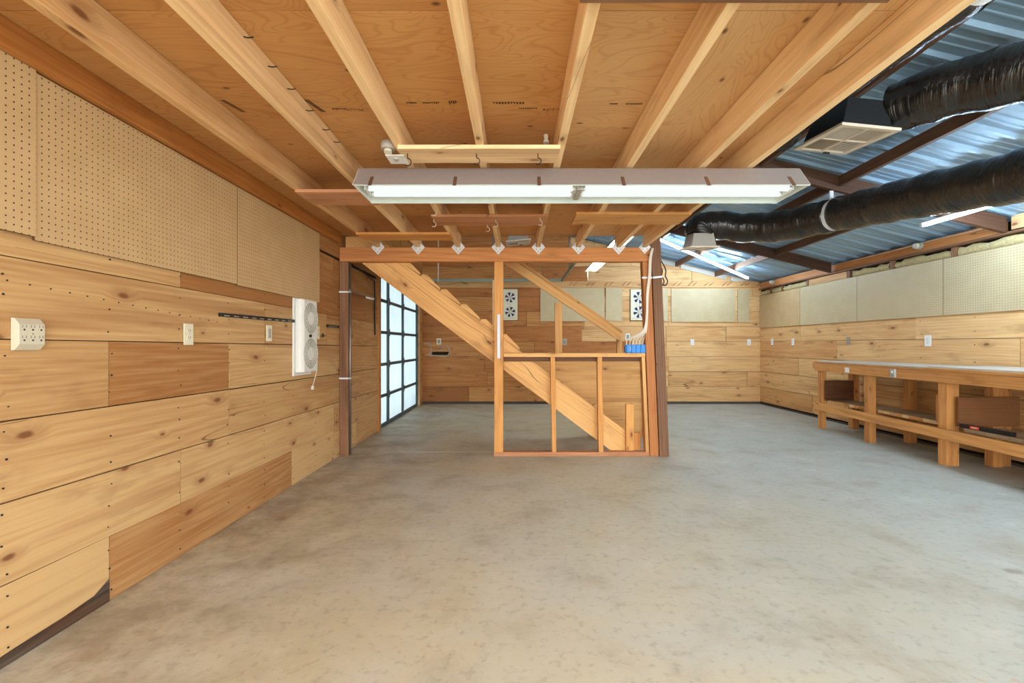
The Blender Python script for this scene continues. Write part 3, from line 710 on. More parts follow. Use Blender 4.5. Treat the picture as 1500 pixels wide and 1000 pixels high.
# ------------------------------------------------------------------ lights
def tube_light(name, label, L, prof, tubes, loc, rz, mt, tl, clips=0, tubr=.016, hang=None):
    """prof: outer section (y,z) open below; lies along local x"""
    t = thing(name, label, 'light', loc, rz, None)
    th = .006
    for seg in range(1):
        q = MB(); a = -L/2; n = len(prof)
        for i in range(n-1):
            (y0, z0), (y1, z1) = prof[i], prof[i+1]; dy, dz = y1-y0, z1-z0; ln = math.hypot(dy, dz); ny, nz = dz/ln*th, -dy/ln*th
            c = [((a, -a)[k & 1], (y0, y1)[k >> 1 & 1]+(0, ny)[k >> 2 & 1], (z0, z1)[k >> 1 & 1]+(0, nz)[k >> 2 & 1]) for k in range(8)]
            q.hexa(c, M['reflector'])
            c = [((a, -a)[k & 1], (y0, y1)[k >> 1 & 1]-(.0002, ny*.4)[k >> 2 & 1], (z0, z1)[k >> 1 & 1]-(.0002, nz*.4)[k >> 2 & 1]) for k in range(8)]
            q.hexa(c, M['fixture_gray'])
        q.build('reflector', t)
    for sg in (-1, 1):
        q = MB(); q.prism([(sg*L/2, y, z) for y, z in prof], (sg*.004, 0, 0), M['enamel']); q.build('end_cap', t)
    for y, z in tubes:
        for x0, x1 in tl:
            q = MB(); q.tube([(x0, y, z), (x1, y, z)], tubr, mt, 14); tb = q.build('tube', t)
            for e in (x0, x1):
                s_ = -1 if e == x0 else 1
                q2 = MB(); q2.cyl((e, y, z), (e+s_*.012, y, z), tubr, M['zinc'], 12); q2.build('tube_cap', tb)
    xs = sorted({x for ab in tl for x in ab})
    for x0, x1 in tl:
        for e, s_ in ((x0, -1), (x1, 1)):
            q = MB(); ys = [p[0] for p in tubes]; zz = tubes[0][1]; top = max(p[1] for p in prof)
            q.box(e+s_*.013, e+s_*.024, min(ys)-.016, max(ys)+.016, zz-.012, top-.008, M['enamel']); q.build('socket', t)
    return t
FL = tube_light('fluorescent_light', 'long double tube fluorescent light under the joists in the foreground', 2.44,
    [(-.158, 0), (-.062, .122), (.062, .122), (.158, 0)], [(-.045, .018), (.05, .018)], (.35, 2.588, 1.98), 0, M['tube'], [(-1.17, -.035), (.035, 1.17)], tubr=.0155)
for k in range(6):
    x = -1.13+k*.452*1.0
    q = MB(); q.bar((x, -.166, -.006), (x, -.118, .056), .018, .004, M['purlin'], (0, -.8, .6)); q.build('clip', FL)
q = MB(); q.box(-.03, .03, -.055, .055, .02, .11, M['enamel']); q.box(-.014, .014, -.09, .09, -.004, .024, M['gray']); q.build('centre_bridge', FL)
L2 = tube_light('fluorescent_light', 'white fluorescent light hung beyond the header, seen under its right end', 2.44,
    [(-.10, 0), (-.05, .07), (.05, .07), (.10, 0)], [(0, .02)], (1.25, 6.42, 2.36), math.pi/2, M['tube_warm'], [(-1.17, -.03), (.03, 1.17)], tubr=.016)
for x in (-.9, .9): q = MB(); q.tube([(x, 0, .07), (x, 0, .62)], .003, M['steel'], 6); q.build('chain', L2)
q = MB(); q.tube([(1.15, .06, .02), (1.15, .06, -.17)], .006, M['white_cord'], 6); q.build('pull_cord', L2)
# LED strips on the roof
def led(label, p0, p1):
    p0, p1 = Vector(p0), Vector(p1); c = (p0+p1)/2
    t = thing('shop_light', label, 'light', c, 0, 'bright shop lights under the metal roof'); a, b_ = p0-c, p1-c; d = (b_-a).normalized()
    q = MB(); q.bar(a+Vector((0, 0, .024)), b_+Vector((0, 0, .024)), .03, .014, M['enamel']); q.build('housing', t)
    m = (a+b_)/2
    for u, v in ((a+d*.03, m-d*.015), (m+d*.015, b_-d*.03)):
        q = MB(); q.tube([u, v], .016, M['led'], 12); q.build('tube', t)
    for e in (a, m, b_):
        q = MB(); q.bar(e-d*.014+Vector((0, 0, .006)), e+d*.014+Vector((0, 0, .006)), .036, .04, M['zinc']); q.build('socket', t)
    for f_ in (.15, .85):
        q = MB(); w = a.lerp(b_, f_); top = roof_z(c.x+w.x)-c.z-.004
        q.tube([w+Vector((0, 0, .03)), Vector((w.x, w.y, top))], .003, M['steel'], 6); q.build('hanger_wire', t)
led('bright blue white shop light slanting under the roof near the back wall', (2.22, 7.08, 2.765), (4.10, 8.05, 2.30))
led('bright shop light showing below the large black duct by the right wall', (3.97, 4.445, 2.29), (3.97, -.4, 2.29))  # its near half, out of view, is added to light the roof

# ------------------------------------------------------------------ ducts and registers
def duct(label, P, r, clamp=None, seed=1, n=26):
    R = random.Random(seed); pts = catmull(P, 26)
    # resample evenly
    out = [pts[0]]; step = .016
    for p in pts[1:]:
        while (p-out[-1]).length >= step: out.append(out[-1]+(p-out[-1]).normalized()*step)
    ph = [R.uniform(0, 6.28) for _ in range(6)]; jit = [R.uniform(-.018, .018) for _ in out]; jj = [R.uniform(0, 6.28) for _ in out]
    cl = clamp
    def rad(i, j, L, an):
        v = 1+jit[i]*(.5+.5*math.sin(an*2+jj[i]))+.032*math.sin(L*21+ph[0]+1.3*math.sin(an+ph[1]))+.014*math.sin(L*47+ph[2]+2*math.sin(2*an+ph[3]))
        if cl is not None: v -= .13*math.exp(-((L-cl)/.035)**2)
        return v
    t = thing('flexible_duct', label, 'duct', out[0])
    q = MB(); o0 = out[0]; q.tube([p-o0 for p in out], r, M['duct'], n, True, True, rad); q.build('sleeve', t)
    if cl is not None:
        i = min(len(out)-2, int(cl/step)); ax = out[i+1]-out[i-1]; c = out[i]-o0
        q = MB(); q.ring(c, ax, r*.885, .035, .006, M['zinc'], 32); q.build('clamp', t)
    return t, out
dA, oA = duct('large black duct running along the right side below the rafter', [(2.09, 5.2, 2.375), (2.12, 5.2, 2.47), (2.30, 5.2, 2.49), (2.55, 5.08, 2.43), (2.80, 4.78, 2.375), (2.99, 4.27, 2.345), (3.07, 3.5, 2.26), (3.10, 2.74, 2.155), (3.06, 2.0, 2.10), (2.9, 1.2, 2.1)], .158, 1.52, 3)
q = MB(); c = Vector((2.99, 4.27, 2.36))-oA[0]; q.box(c.x-.05, c.x-.015, c.y-.004, c.y+.004, c.z+.12, c.z+.21, M['zinc']); q.build('hanger_strap', dA)
dB, oB = duct('wide black duct curving right from the large ceiling register', [(2.45, 2.93, 2.65), (2.55, 2.70, 2.63), (2.68, 2.42, 2.57), (2.86, 1.9, 2.43), (3.1, 1.3, 2.36)], .155, None, 5)
dC, oC = duct('thinner black duct hugging the open edge of the loft', [(1.95, 3.35, 2.68), (1.84, 3.0, 2.65), (1.80, 2.5, 2.62), (1.83, 1.9, 2.60), (1.87, 1.5, 2.60), (1.9, .9, 2.6)], .125, 1.58, 9)
def register(label, loc, w, d, h, tilt, rz=0, box='plenum'):
    t = thing('ceiling_register', label, 'air vent', loc, rz); t.rotation_euler = (tilt[0], tilt[1], rz)
    q = MB()
    c = [((-w*.42, w*.42)[i & 1]*(1 if not i >> 2 & 1 else .8), (-d*.42, d*.42)[i >> 1 & 1]*(1 if not i >> 2 & 1 else .8), (.012, h)[i >> 2 & 1]) for i in range(8)]
    q.hexa(c, M[box]); q.build('plenum_box', t, .006)
    q = MB(); fw = .035
    for a in (-1, 1):
        q.box(-w/2, w/2, a*d/2-(fw if a > 0 else 0), a*d/2+(fw if a < 0 else 0), -.006, .012, M['regw'])
        q.box(a*w/2-(fw if a > 0 else 0), a*w/2+(fw if a < 0 else 0), -d/2+fw, d/2-fw, -.006, .012, M['regw'])
    q.box(-.008, .008, -d/2+fw, d/2-fw, -.006, .01, M['regw']); q.box(-w/2+fw, w/2-fw, -.008, .008, -.006, .01, M['regw'])
    q.build('frame', t, .002)
    n = 0
    for iy in (-1, 1):
        for ix in (-1, 1):
            q = MB(); x0, x1 = (-w/2+fw, -.008) if ix < 0 else (.008, w/2-fw); y0, y1 = (-d/2+fw, -.008) if iy < 0 else (.008, d/2-fw)
            k = 12; q.box(x0, x1, y0, y1, .008, .0115, M['slot'])
            for i in range(k):
                along_y = (iy < 0) == (ix > 0); up = ((.35, 0, 1) if along_y else (0, .35, 1)) if ix < 0 else ((1, 0, .25) if along_y else (0, 1, .25))
                if along_y: xa = x0+(x1-x0)*(i+.5)/k; ww = (x1-x0)/k; q.bar((xa, y0, .002), (xa, y1, .002), .0014, ww*.55 if ix < 0 else ww*.93, M['regw'], up)
                else: ya = y0+(y1-y0)*(i+.5)/k; ww = (y1-y0)/k; q.bar((x0, ya, .002), (x1, ya, .002), .0014, ww*.55 if ix < 0 else ww*.93, M['regw'], up)
            q.build('louver_panel', t); n += 1
    q = MB(); q.box(w*.05, w*.16, d/2-.03, d/2-.014, -.016, -.005, M['slot']); q.build('damper_lever', t)
    return t
register('large tan ceiling register tilted under the roof, four louver panels, nearest one', (2.20, 3.06, 2.50), .37, .50, .20, (.115, .10), 0)
register('small pale ceiling register at the end of the large black duct', (2.09, 5.20, 2.225), .33, .34, .16, (0.1, 0), 0, 'gray')
register('small white register hidden above the middle of the header beam', (.03, 6.3, 2.54), .34, .34, .14, (.05, -.1), 0, 'gray')
# ------------------------------------------------------------------ pegboards
def peg(label, wall, a0, a1, z0, z1, m='peg', group='pegboards on the walls'):
    q = MB(); mt = M[m]; th = .006
    ou, ov = .0127+rnd.randint(0, 40)*.0254, 0
    w, h = abs(a1-a0), z1-z0
    if wall == 'L': x = XL+(.022 if a0 < 1 else .016); c = [(x, a0, z0), (x, a1, z0), (x, a1, z1), (x, a0, z1)]; e = (-th-.003, 0, 0)
    elif wall == 'R': x = XR-.020; c = [(x, a0, z0), (x, a0, z1), (x, a1, z1), (x, a1, z0)]; e = (th+.003, 0, 0)
    else: y = YB-.020; c = [(a0, y, z0), (a1, y, z0), (a1, y, z1), (a0, y, z1)]; e = (0, th+.003, 0)
    ev = Vector(e); o = len(q.v); q.v += c+[tuple(Vector(p)+ev) for p in c]; mi = q.mat(mt); mb = q.mat(M['darkboard'])
    uvm = {(0): None}
    def uvof(p):
        p = Vector(p); s_ = (p.y if wall in 'LR' else p.x)-min(a0, a1); return (ou+s_+.0, .0127+p.z-z0)
    q.face([0, 1, 2, 3], [uvof(p) for p in c], (.5, .5, 0), mi)
    q.face([7, 6, 5, 4], [(0, 0)]*4, (.5, .5, 0), mb)
    for i in range(4): j = (i+1) % 4; q.face([i, i+4, j+4, j], [(0, 0)]*4, (.5, .5, 0), mb)
    o = tag(q.build('pegboard'), label, 'pegboard', group)
    for za in (z0+.04, z1-.08):      # furring strips that hold the sheet off the wall
        f = MB(); a, c_ = min(a0, a1)+.03, max(a0, a1)-.03
        if wall == 'L': f.box(XL+.003, XL+(.013 if a0 < 1 else .007), a, c_, za, za+.04, M['darkboard'])
        elif wall == 'R': f.box(XR-.011, XR-.003, a, c_, za, za+.04, M['darkboard'])
        else: f.box(a, c_, YB-.011, YB-.003, za, za+.04, M['darkboard'])
        f.build('furring_strip', o)
    return o
peg('tan pegboard at the far left of view, cut off by the frame', 'L', .46, 1.6775, 1.511+.012, 2.136, 'peg')
peg('tan pegboard sheet with large visible holes, middle one on the left wall', 'L', 1.678, 2.895, 1.511, 2.13)
peg('tan pegboard sheet above the white twin fan on the left wall', 'L', 2.899, 4.11, 1.505, 2.13)
bx = lambda x: px(x, YB)
bz = lambda y: pz(y, YB)
peg('long pegboard behind the stair handrail on the back wall', 'B', bx(791.5), bx(885), bz(470.5), bz(421.5), 'peg_pale')
peg('narrow pegboard left of the right-hand wall fan on the back wall', 'B', bx(887), bx(911), bz(470), bz(421.5), 'peg_pale')
peg('long pegboard on the back wall right of the leaning post', 'B', bx(983), bx(1076.5), bz(471.5), bz(423), 'peg_pale')
peg('narrow pegboard nearest the right corner of the back wall', 'B', bx(1080), bx(1097), bz(472), bz(424), 'peg_pale')
peg('sliver of pegboard showing just right of the leaning post', 'B', bx(962), bx(978), bz(470.5), bz(422), 'peg_pale')
peg('right wall pegboard in the back corner, plainer tan than the rest', 'R', 7.43, 8.65, 1.445, 2.055, 'peg')
peg('right wall pegboard, second from the back corner', 'R', 6.19, 7.425, 1.445, 2.055, 'peg_pale')
peg('right wall pegboard, third from the back corner', 'R', 4.94, 6.185, 1.445, 2.055, 'peg_pale')
peg('right wall pegboard nearest the camera, running out of view', 'R', 3.6, 4.935, 1.445, 2.055, 'peg_pale')

# peg rail on the back wall
t = thing('peg_rail', 'long board with slanted pegs along the top of the back wall', 'rack', (0, YB-.002, 0))
q = MB(); q.box(bx(640), bx(1110), -.028, 0, bz(421.5), bz(412), M['wall_pink'], T(.35, .5), 0); q.build('board', t, .003)
for x in (833, 859, 885, 911, 985, 1007, 1031, 1057, 1084, 1108):
    for o_ in (0, 7):
        if x+o_ > 1110: continue
        q = MB(); xx = bx(x+o_); q.tube([(xx, -.025, bz(418.5)), (xx+.035, -.09, bz(415.5)), (xx+.06, -.11, bz(413.5))], .005, M['redboard'], 6); q.build('peg', t)

# ------------------------------------------------------------------ wall electrics
def outlet(label, loc, rz, kind='duplex', mat='cream', w=.070, h=.116, grp='outlets and switches on the walls'):
    t = thing('switch' if kind == 'switch' else 'wall_outlet', label, 'switch' if kind == 'switch' else 'outlet', loc, rz, grp)
    q = MB(); q.box(-w/2, w/2, -.006, 0, -h/2, h/2, M[mat]); q.build('cover_plate', t, .002)
    if kind == 'duplex':
        for s_ in (-1, 1):
            q = MB(); zc = s_*.0195; mz = M[mat]
            q.prism([(.0165*math.cos(a), -.006, zc+.0145*math.sin(a)) for a in [k*math.pi/10 for k in range(20)]], (0, -.003, 0), mz); rc = q.build('receptacle', t)
            q = MB()
            for xx in (-.0065, .0065): q.box(xx-.0012, xx+.0012, -.0096, -.0088, zc-.001, zc+.008, M['slot'])
            q.disc((0, -.0088, zc-.008), (0, -1, 0), .0025, M['slot'], 8, .0008); q.build('slots', rc)
        q = MB(); q.disc((0, -.006, 0), (0, -1, 0), .0025, M['slotgray'], 8, .001); q.build('screw', t)
    elif kind == 'switch':
        q = MB(); q.box(-.017, .017, -.009, -.006, -.034, .034, M['gray']); q.build('rocker', t, .001)
    else:
        q = MB(); q.box(-w*.28, w*.28, -.012, -.006, -h*.3, h*.3, M['slotgray']); q.build('receptacle', t, .001)
    return t
def onL(x, y): Y = F*(-XL)/(CX-x); return (XL+.003, Y, pz(y, Y))
def onR(x, y): Y = F*XR/(x-CX); return (XR-.003, Y, pz(y, Y))
def onB(x, y): return (bx(x), YB-.003, bz(y))
outlet('cream duplex outlet on the left wall right of the six-way adapter', onL(274.5, 489.5), LEFT)
outlet('cream rocker switch under the black tool strip on the left wall', onL(393, 488), LEFT, 'switch')
outlet('cream outlet just right of the white twin fan', onL(464.5, 487), LEFT)
outlet('white outlet below the long pegboard on the back wall, right of the post', onB(1014, 501), BACK, mat='white')
outlet('white outlet nearest the right corner on the back wall', onB(1097, 501), BACK, mat='white')
outlet('pale outlet box beside the stair baluster on the back wall', onB(827, 500.5), BACK, 'box', 'gray', .085, .12)
outlet('white outlet box on the back wall above the blue electrical boxes', onB(919.5, 493), BACK, 'box', 'white', .09, .12)
outlet('white outlet with loose cable on the back wall under the stairs', onB(643, 500), BACK, 'box', 'cream', .085, .115)
outlet('pale outlet on the right wall nearest the back corner', onR(1131.5, 500.5), RIGHT, 'duplex', 'white')
outlet('pale outlet on the right wall, second from the back corner', onR(1162, 500.5), RIGHT, 'duplex', 'white')
o = outlet('outlet with a dark frame on the right wall above the bench end', onR(1243, 499), RIGHT, 'box', 'slotgray', .062, .10)
outlet('largest outlet above the workbench on the right wall', onR(1360, 499), RIGHT, 'duplex', 'white', .085, .125)

t = thing('outlet_adapter', 'beige six-way outlet adapter at the left edge of view', 'outlet', (XL+.001, 1.615, pz(489, 1.62)), LEFT)
q = MB(); D = .030
c = [(-.004, 0, -.058), (.086, 0, -.058), (-.004, 0, .058), (.086, 0, .058)]
q.prism([(-.004, 0, -.058), (-.004, -.012, -.058), (-.004, -D, -.036), (-.004, -D, .036), (-.004, -.012, .058), (-.004, 0, .058)], (.09, 0, 0), M['beige']); q.build('body', t, .002)
for s_ in (-1, 1):
    for k in range(3):
        q = MB(); xx = .014+k*.029; zc = s_*.019+.004
        for d_ in (-.006, .006): q.box(xx+d_-.0014, xx+d_+.0014, -D-.0008, -D+.0005, zc, zc+.010, M['slotgray'])
        q.disc((xx, -D+.0003, zc-.007), (0, -1, 0), .0034, M['slot'], 10, .001); q.build('socket', t)
q = MB(); q.disc((.043, -D+.0003, .001), (0, -1, 0), .002, M['slot'], 8, .001); q.build('screw', t)

# magnetic tool strips
y0, y1 = onL(319, 0)[1], 3.645
t = thing('tool_strip', 'long black magnetic tool strip on the left wall before the twin fan', 'rack', (XL+.002, y0, 0), LEFT, 'black tool strips on the left wall')
za, zb_ = pz(460.5, y0), pz(469.8, 3.61)
def zl(s): return za+(zb_-za)*s/(3.61-y0)
Ls = y1-y0
q = MB(); q.bar((0, -.009, zl(0)), (Ls, -.009, zl(Ls)), .018, .022, M['black_metal']); q.build('rail', t, .002)
for k in range(9):
    s0 = .03+k*(Ls-.04)/9; q = MB()
    for i in range(4): q.box(s0+i*.013, s0+i*.013+.008, -.0195, -.018, zl(s0)-.007, zl(s0)-.001, M['gray'])
    q.build('marking', t)
ya = onL(477.5, 0)[1]
t = thing('tool_strip', 'short black magnetic tool strip between the twin fan and left post', 'rack', (XL+.002, ya, pz(477, ya)), LEFT, 'black tool strips on the left wall')
q = MB(); q.box(0, .27, -.018, 0, -.012, .012, M['black_metal']); q.build('rail', t, .002)
q = MB()
for i in range(5): q.box(.03+i*.04, .05+i*.04, -.0195, -.018, -.006, 0, M['gray'])
q.build('marking', t)
q = MB(); yc = onL(472.5, 0)[1]; q.ring((XL+.004, yc, pz(491, yc)), (1, 0, 0), .012, .006, .006, M['slot'], 16); tag(q.build('wire_ring'), 'small dark ring on the left wall below the short tool strip', 'ring')

# twin window fans
def twin_fan(label, loc, rz, W_=.29, Hh=.60, dp=.075, grille=True):
    t = thing('twin_fan', label, 'fan', loc, rz, 'twin fans set in the walls')
    if grille:
        q = MB(); q.box(-W_/2-.02, W_/2+.005, -.012, 0, -Hh/2-.025, Hh/2+.004, M['white']); q.build('mounting_plate', t, .003)
        q = MB()
        pr = [(-W_/2, -.012), (-W_/2, -dp*.75), (-W_/2+.03, -dp), (W_/2-.03, -dp), (W_/2, -dp*.75), (W_/2, -.012)]
        q.prism([(x, y, -Hh/2) for x, y in pr], (0, 0, Hh), M['white']); q.build('housing', t, .012)
        for s_ in (-1, 1):
            zc = s_*Hh*.245; rr = W_*.44; yf = -dp+.0005
            q = MB(); q.disc((0, yf, zc), (0, -1, 0), rr, M['slotgray'], 40, .0012)
            for r_ in [rr*(.42+.58*k/5) for k in range(6)]: q.ring((0, yf-.002, zc), (0, 1, 0), r_-.0012, .003, .0022, M['white'], 40)
            for k in range(20):
                a = k*math.pi/10; q.bar((math.cos(a)*rr*.4, yf-.002, zc+math.sin(a)*rr*.4), (math.cos(a)*rr, yf-.002, zc+math.sin(a)*rr), .002, .0022, M['white'], (0, 1, 0))
            q.disc((0, yf-.001, zc), (0, -1, 0), rr*.42, M['white'], 32, .004); q.build('grille', t)
        q = MB(); q.cyl((0-.02, -dp, 0), (-.02, -dp-.014, 0), .013, M['slot'], 16); q.build('knob', t)
        q = MB(); q.disc((-.045, -dp, .03), (0, -1, 0), .004, M['slot'], 8, .002); q.disc((-.045, -dp, -.03), (0, -1, 0), .004, M['slot'], 8, .002); q.build('screw', t)
        q = MB()
        q.tube(catmull([(W_/2-.02, -.03, -Hh/2+.14), (W_/2+.03, -.05, -Hh/2+.10), (W_/2-.0, -.06, -Hh/2-.01), (W_/2+.035, -.05, -.16-Hh*.2), (W_/2+.01, -.045, -Hh/2-.05), (W_/2-.01, -.03, -Hh/2-.13)], 8), .0035, M['white_cord'], 6)
        q.box(W_/2-.02, W_/2, -.04, -.02, -Hh/2-.16, -Hh/2-.13, M['white_cord']); q.build('power_cord', t)
    else:
        q = MB(); rr = W_*.35
        yb, yf = 0, -.03
        # panel with two round openings
        n = 32; mi = q.mat(M['cream'])
        for s_ in (-1, 1):
            zc = s_*Hh*.235; z0, z1 = (0, Hh/2) if s_ > 0 else (-Hh/2, 0); o = len(q.v)
            for k in range(n):
                a = 2*math.pi*k/n; cx_, sz_ = math.cos(a), math.sin(a)
                m_ = min((W_/2)/abs(cx_) if abs(cx_) > 1e-6 else 9, ((z1-zc) if sz_ > 0 else (zc-z0))/abs(sz_) if abs(sz_) > 1e-6 else 9)
                q.v += [(cx_*rr, yf, zc+sz_*rr), (cx_*m_, yf, zc+sz_*m_), (cx_*rr, yb, zc+sz_*rr)]
            for k in range(n):
                j = (k+1) % n
                q.face([o+k*3, o+k*3+1, o+j*3+1, o+j*3], [(0, 0)]*4, (.5, .5, 0), mi); q.face([o+k*3, o+j*3, o+j*3+2, o+k*3+2], [(0, 0)]*4, (.5, .5, 0), mi)
            for sx in (-1, 1):
                for sz in (0, 1):
                    zz = z1 if sz else z0
                    a0 = sx*W_/2
                    # fill corner triangle
                    ang = math.atan2(zz-zc, a0) % (2*math.pi); k = int(ang/(2*math.pi)*n); j = (k+1) % n
                    o2 = len(q.v); q.v.append((a0, yf, zz)); q.face([o+k*3+1, o2, o+j*3+1], [(0, 0)]*3, (.5, .5, 0), mi)
        for (x0, x1, z0, z1) in ((-W_/2, -W_/2+.006, -Hh/2, Hh/2), (W_/2-.006, W_/2, -Hh/2, Hh/2), (-W_/2, W_/2, Hh/2-.006, Hh/2), (-W_/2, W_/2, -Hh/2, -Hh/2+.006)): q.box(x0, x1, yf-.003, yb, z0, z1, M['cream'])
        q.box(-W_/2-.012, W_/2+.012, -.006, 0, -Hh/2-.012, Hh/2+.008, M['darkboard'])
        q.box(-W_/2+.01, W_/2-.01, yf-.008, yf, -Hh/2+.03, -Hh/2+.042, M['beige'])
        q.build('panel', t)
        for s_ in (-1, 1):
            zc = s_*Hh*.235; q = MB(); q.disc((0, -.007, zc), (0, -1, 0), rr*.99, M['white'], 32, .002)
            for k in range(6):
                a = k*math.pi/3+.26*s_+.5; da = .30
                P = [(math.cos(a-da*.7)*rr*.38, -.018, zc+math.sin(a-da*.7)*rr*.38), (math.cos(a-da)*rr*.94, -.022, zc+math.sin(a-da)*rr*.94), (math.cos(a)*rr*.97, -.018, zc+math.sin(a)*rr*.97), (math.cos(a+da)*rr*.94, -.012, zc+math.sin(a+da)*rr*.94), (math.cos(a+da*.7)*rr*.38, -.012, zc+math.sin(a+da*.7)*rr*.38)]
                q.prism(P, (0, .002, 0), M['blade'])
            q.build('impeller', t)
            q = MB(); q.cyl((0, -.01, zc), (0, -.026, zc), rr*.36, M['beige'], 20); q.build('hub', t)
        q = MB()
        for a, c in ((0, .012), (0, -.012), (-.05, .01)): q.disc((a, yf, c), (0, -1, 0), .006, M['slot'], 8, .003)
        q.build('knob', t)
    return t
twin_fan('white twin fan with round grilles and dangling cord on the left wall', (XL+.002, 3.80, 1.20), LEFT)
twin_fan('cream twin fan panel beside the stair corner post on the back wall', (bx(747.3), YB-.002, bz(446.3)), BACK, .285, .585, .03, False)
twin_fan('cream twin fan panel partly behind the leaning post on the back wall', (bx(936), YB-.002, bz(446.5)), BACK, .33, .585, .03, False)
# loose cable under the stairs
q = MB(); q.tube(catmull([(bx(621), YB-.012, bz(502)), (bx(630), YB-.02, bz(504)), (bx(632), YB-.02, bz(514)), (bx(628), YB-.02, bz(520)), (bx(640), YB-.02, bz(521)), (bx(655), YB-.02, bz(521)), (bx(659), YB-.02, bz(512)), (bx(655), YB-.015, bz(506))], 8), .009, M['gray'], 8)
q.tube(catmull([(bx(644), YB-.012, bz(504)), (bx(648), YB-.03, bz(508)), (bx(643), YB-.03, bz(511)), (bx(652), YB-.012, bz(509))], 6), .006, M['gray'], 6)
tag(q.build('loose_cable'), 'loose gray cable looped round a dark cut-out on the back wall', 'cable')
# round lamp holders on the eave board
for x, y, l in ((1349, 360, 'round gray lamp holder on the eave timber above the bench'), (1134, 413, 'round gray lamp holder on the eave timber near the back corner')):
    Y = F*(XR-.012)/(x-CX); Z = pz(y, Y)
    t = thing('lamp_holder', l, 'lamp holder', (XR-.0135, Y, Z), RIGHT, 'round lamp holders on the right eave')
    q = MB(); q.cyl((0, 0, 0), (0, -.03, 0), .042, M['gray'], 24); q.build('base', t, .002)
    q = MB(); q.cyl((0, -.03, 0), (0, -.075, 0), .036, M['beige'], 24, .030); q.disc((0, -.075, 0), (0, -1, 0), .022, M['white'], 20, .002); q.build('socket', t)
q = MB(); q.tube([(XR-.02, Y_, z_) for Y_, z_ in ((6.68, 2.29), (6.2, 2.285), (5.6, 2.278), (5.0, 2.29), (4.6, 2.275), (4.4, 2.29))], .004, M['white_cord'], 6); tag(q.build('wire'), 'thin white wire tacked along the orange eave timber', 'wire')

# blue boxes and their cables
t = thing('electrical_box', 'row of blue electrical boxes on the half wall rail with white cables', 'electrical box', (P0(932), HY+.045, HZ+.001))
q = MB()
for k in range(4):
    x0 = -.095+k*.048; q.box(x0, x0+.046, -.04, .04, 0, .085, M['blue'])
q.build('box_body', t, .003)
q = MB(); q.box(-.105, -.097, -.03, .03, .01, .075, M['blue']); q.box(-.06, -.055, -.042, -.04, .02, .065, M['beige']); q.build('side_bracket', t)
for k in range(6):
    x0 = -.085+k*.032; q = MB(); ex = px(948.5+k*1.1, HY-.03)-P0(932)
    q.tube(catmull([(x0, 0, .075), (x0+.01, -.005, .14), (.06+.008*k, -.05, .22), (P0(945.5)-P0(932)+.003*k, -.066, .36), (P0(946)-P0(932)+.004*k, -.07, .6), (P0(949)-P0(932)+.004*k, -.072, .78), (P0(950)-P0(932)+.004*k, -.073, .95), (P0(954)-P0(932)+.003*k, -.066, 1.055)], 7), .0055, M['white_cord'], 7); q.build('cable', t)
# wavy black cord on the far side of the dark post
q = MB(); xx = P0(969)
for o_ in (0, .036):
    q.tube(catmull([(xx+o_*.3, HY+.06, 1.99), (xx+.012+o_, HY+.06, 1.93), (xx+.028+o_, HY+.06, 1.88), (xx+.022+o_, HY+.06, 1.83), (xx+.045+o_, HY+.06, 1.78), (xx+.03+o_, HY+.06, 1.74), (xx+.0+o_*.6, HY+.06, 1.735)], 7), .006, M['black_cord'], 7)
tag(q.build('power_cord'), 'wavy black cord hanging beside the dark leaning post', 'cord')
# black cable on the left wall before the door
q = MB(); q.tube(catmull([(XL+.012, 4.9, 2.0), (XL+.012, 5.3, 1.97), (XL+.012, 5.66, 1.93), (XL+.012, 5.72, 1.88), (XL+.012, 5.73, 1.5), (XL+.012, 5.74, 1.25)], 6), .009, M['black_cord'], 8); tag(q.build('black_cable'), 'black cable running down the left wall beside the garage door', 'cable')

# garage door track
t = thing('door_track', 'greenish steel overhead track for the garage door behind the stairs', 'track', (0, 0, 2.31))
q = MB(); q.box(-1.74, .86, 8.34, 8.37, -.025, .025, M['track']); q.build('rail', t, .002)
q = MB(); q.box(-1.74, .86, 5.98, 6.01, -.025, .025, M['track']); q.build('rail', t, .002)
q = MB(); q.box(.83, .86, 6.011, 8.339, -.02, .02, M['track']); q.build('cross_bar', t, .002)
for x, y in ((px(641.7, 8.3), 8.32), (.845, 7.2), (-.3, 5.96)):
    q = MB(); top = roof_z(x)-.008-2.31; q.tube([(x, y, -.02), (x, y, top)], .012, M['white_cord'] if y > 8 else M['steel'], 8); q.build('hanger_rod', t)

# ------------------------------------------------------------------ ceiling odds and ends
def hook(label, x, y, z, mat='black_metal', s_=1.0, par=None):
    q = MB(); pts = [(0, 0, 0), (0, 0, -.012)]+[(.012*math.sin(a)+0, 0, -.024-.012*math.cos(a)*-1) for a in ()]
    for k in range(9): a = math.pi*1.25*k/8; pts.append((.011*math.sin(a), 0, -.012-.011*(1-math.cos(a))-.002))
    q.tube([(a*s_, b_*s_, c*s_) for a, b_, c in pts], .0016*s_, M[mat], 6); o = q.build('cup_hook', par, 0, (x, y, z)); o['label'] = label
zb2 = 2.0903
hook('dark cup hook at the left end of the pale hook board', px(597, 2.30), 2.30, zb2, 'black_metal', 1.7, hbA)
hook('dark nail hook in the middle of the pale hook board', px(698, 2.30), 2.30, zb2, 'black_metal', 1.5, hbA)
hook('dark nail hook at the right end of the pale hook board', px(788, 2.30), 2.30, zb2, 'black_metal', 1.5, hbA)
hook('white cup hook under the left end of the reddish pair board', px(637, 3.55), 3.5, zb2, 'white_cord', 1.6, hbC)
hook('white cup hook under the middle of the reddish pair board', px(726, 3.5), 3.5, zb2, 'white_cord', 1.6, hbC)
hook('white cup hook at the back edge of the reddish pair board', px(714, 3.65), 3.65, zb2, 'white_cord', 1.6, hbC)
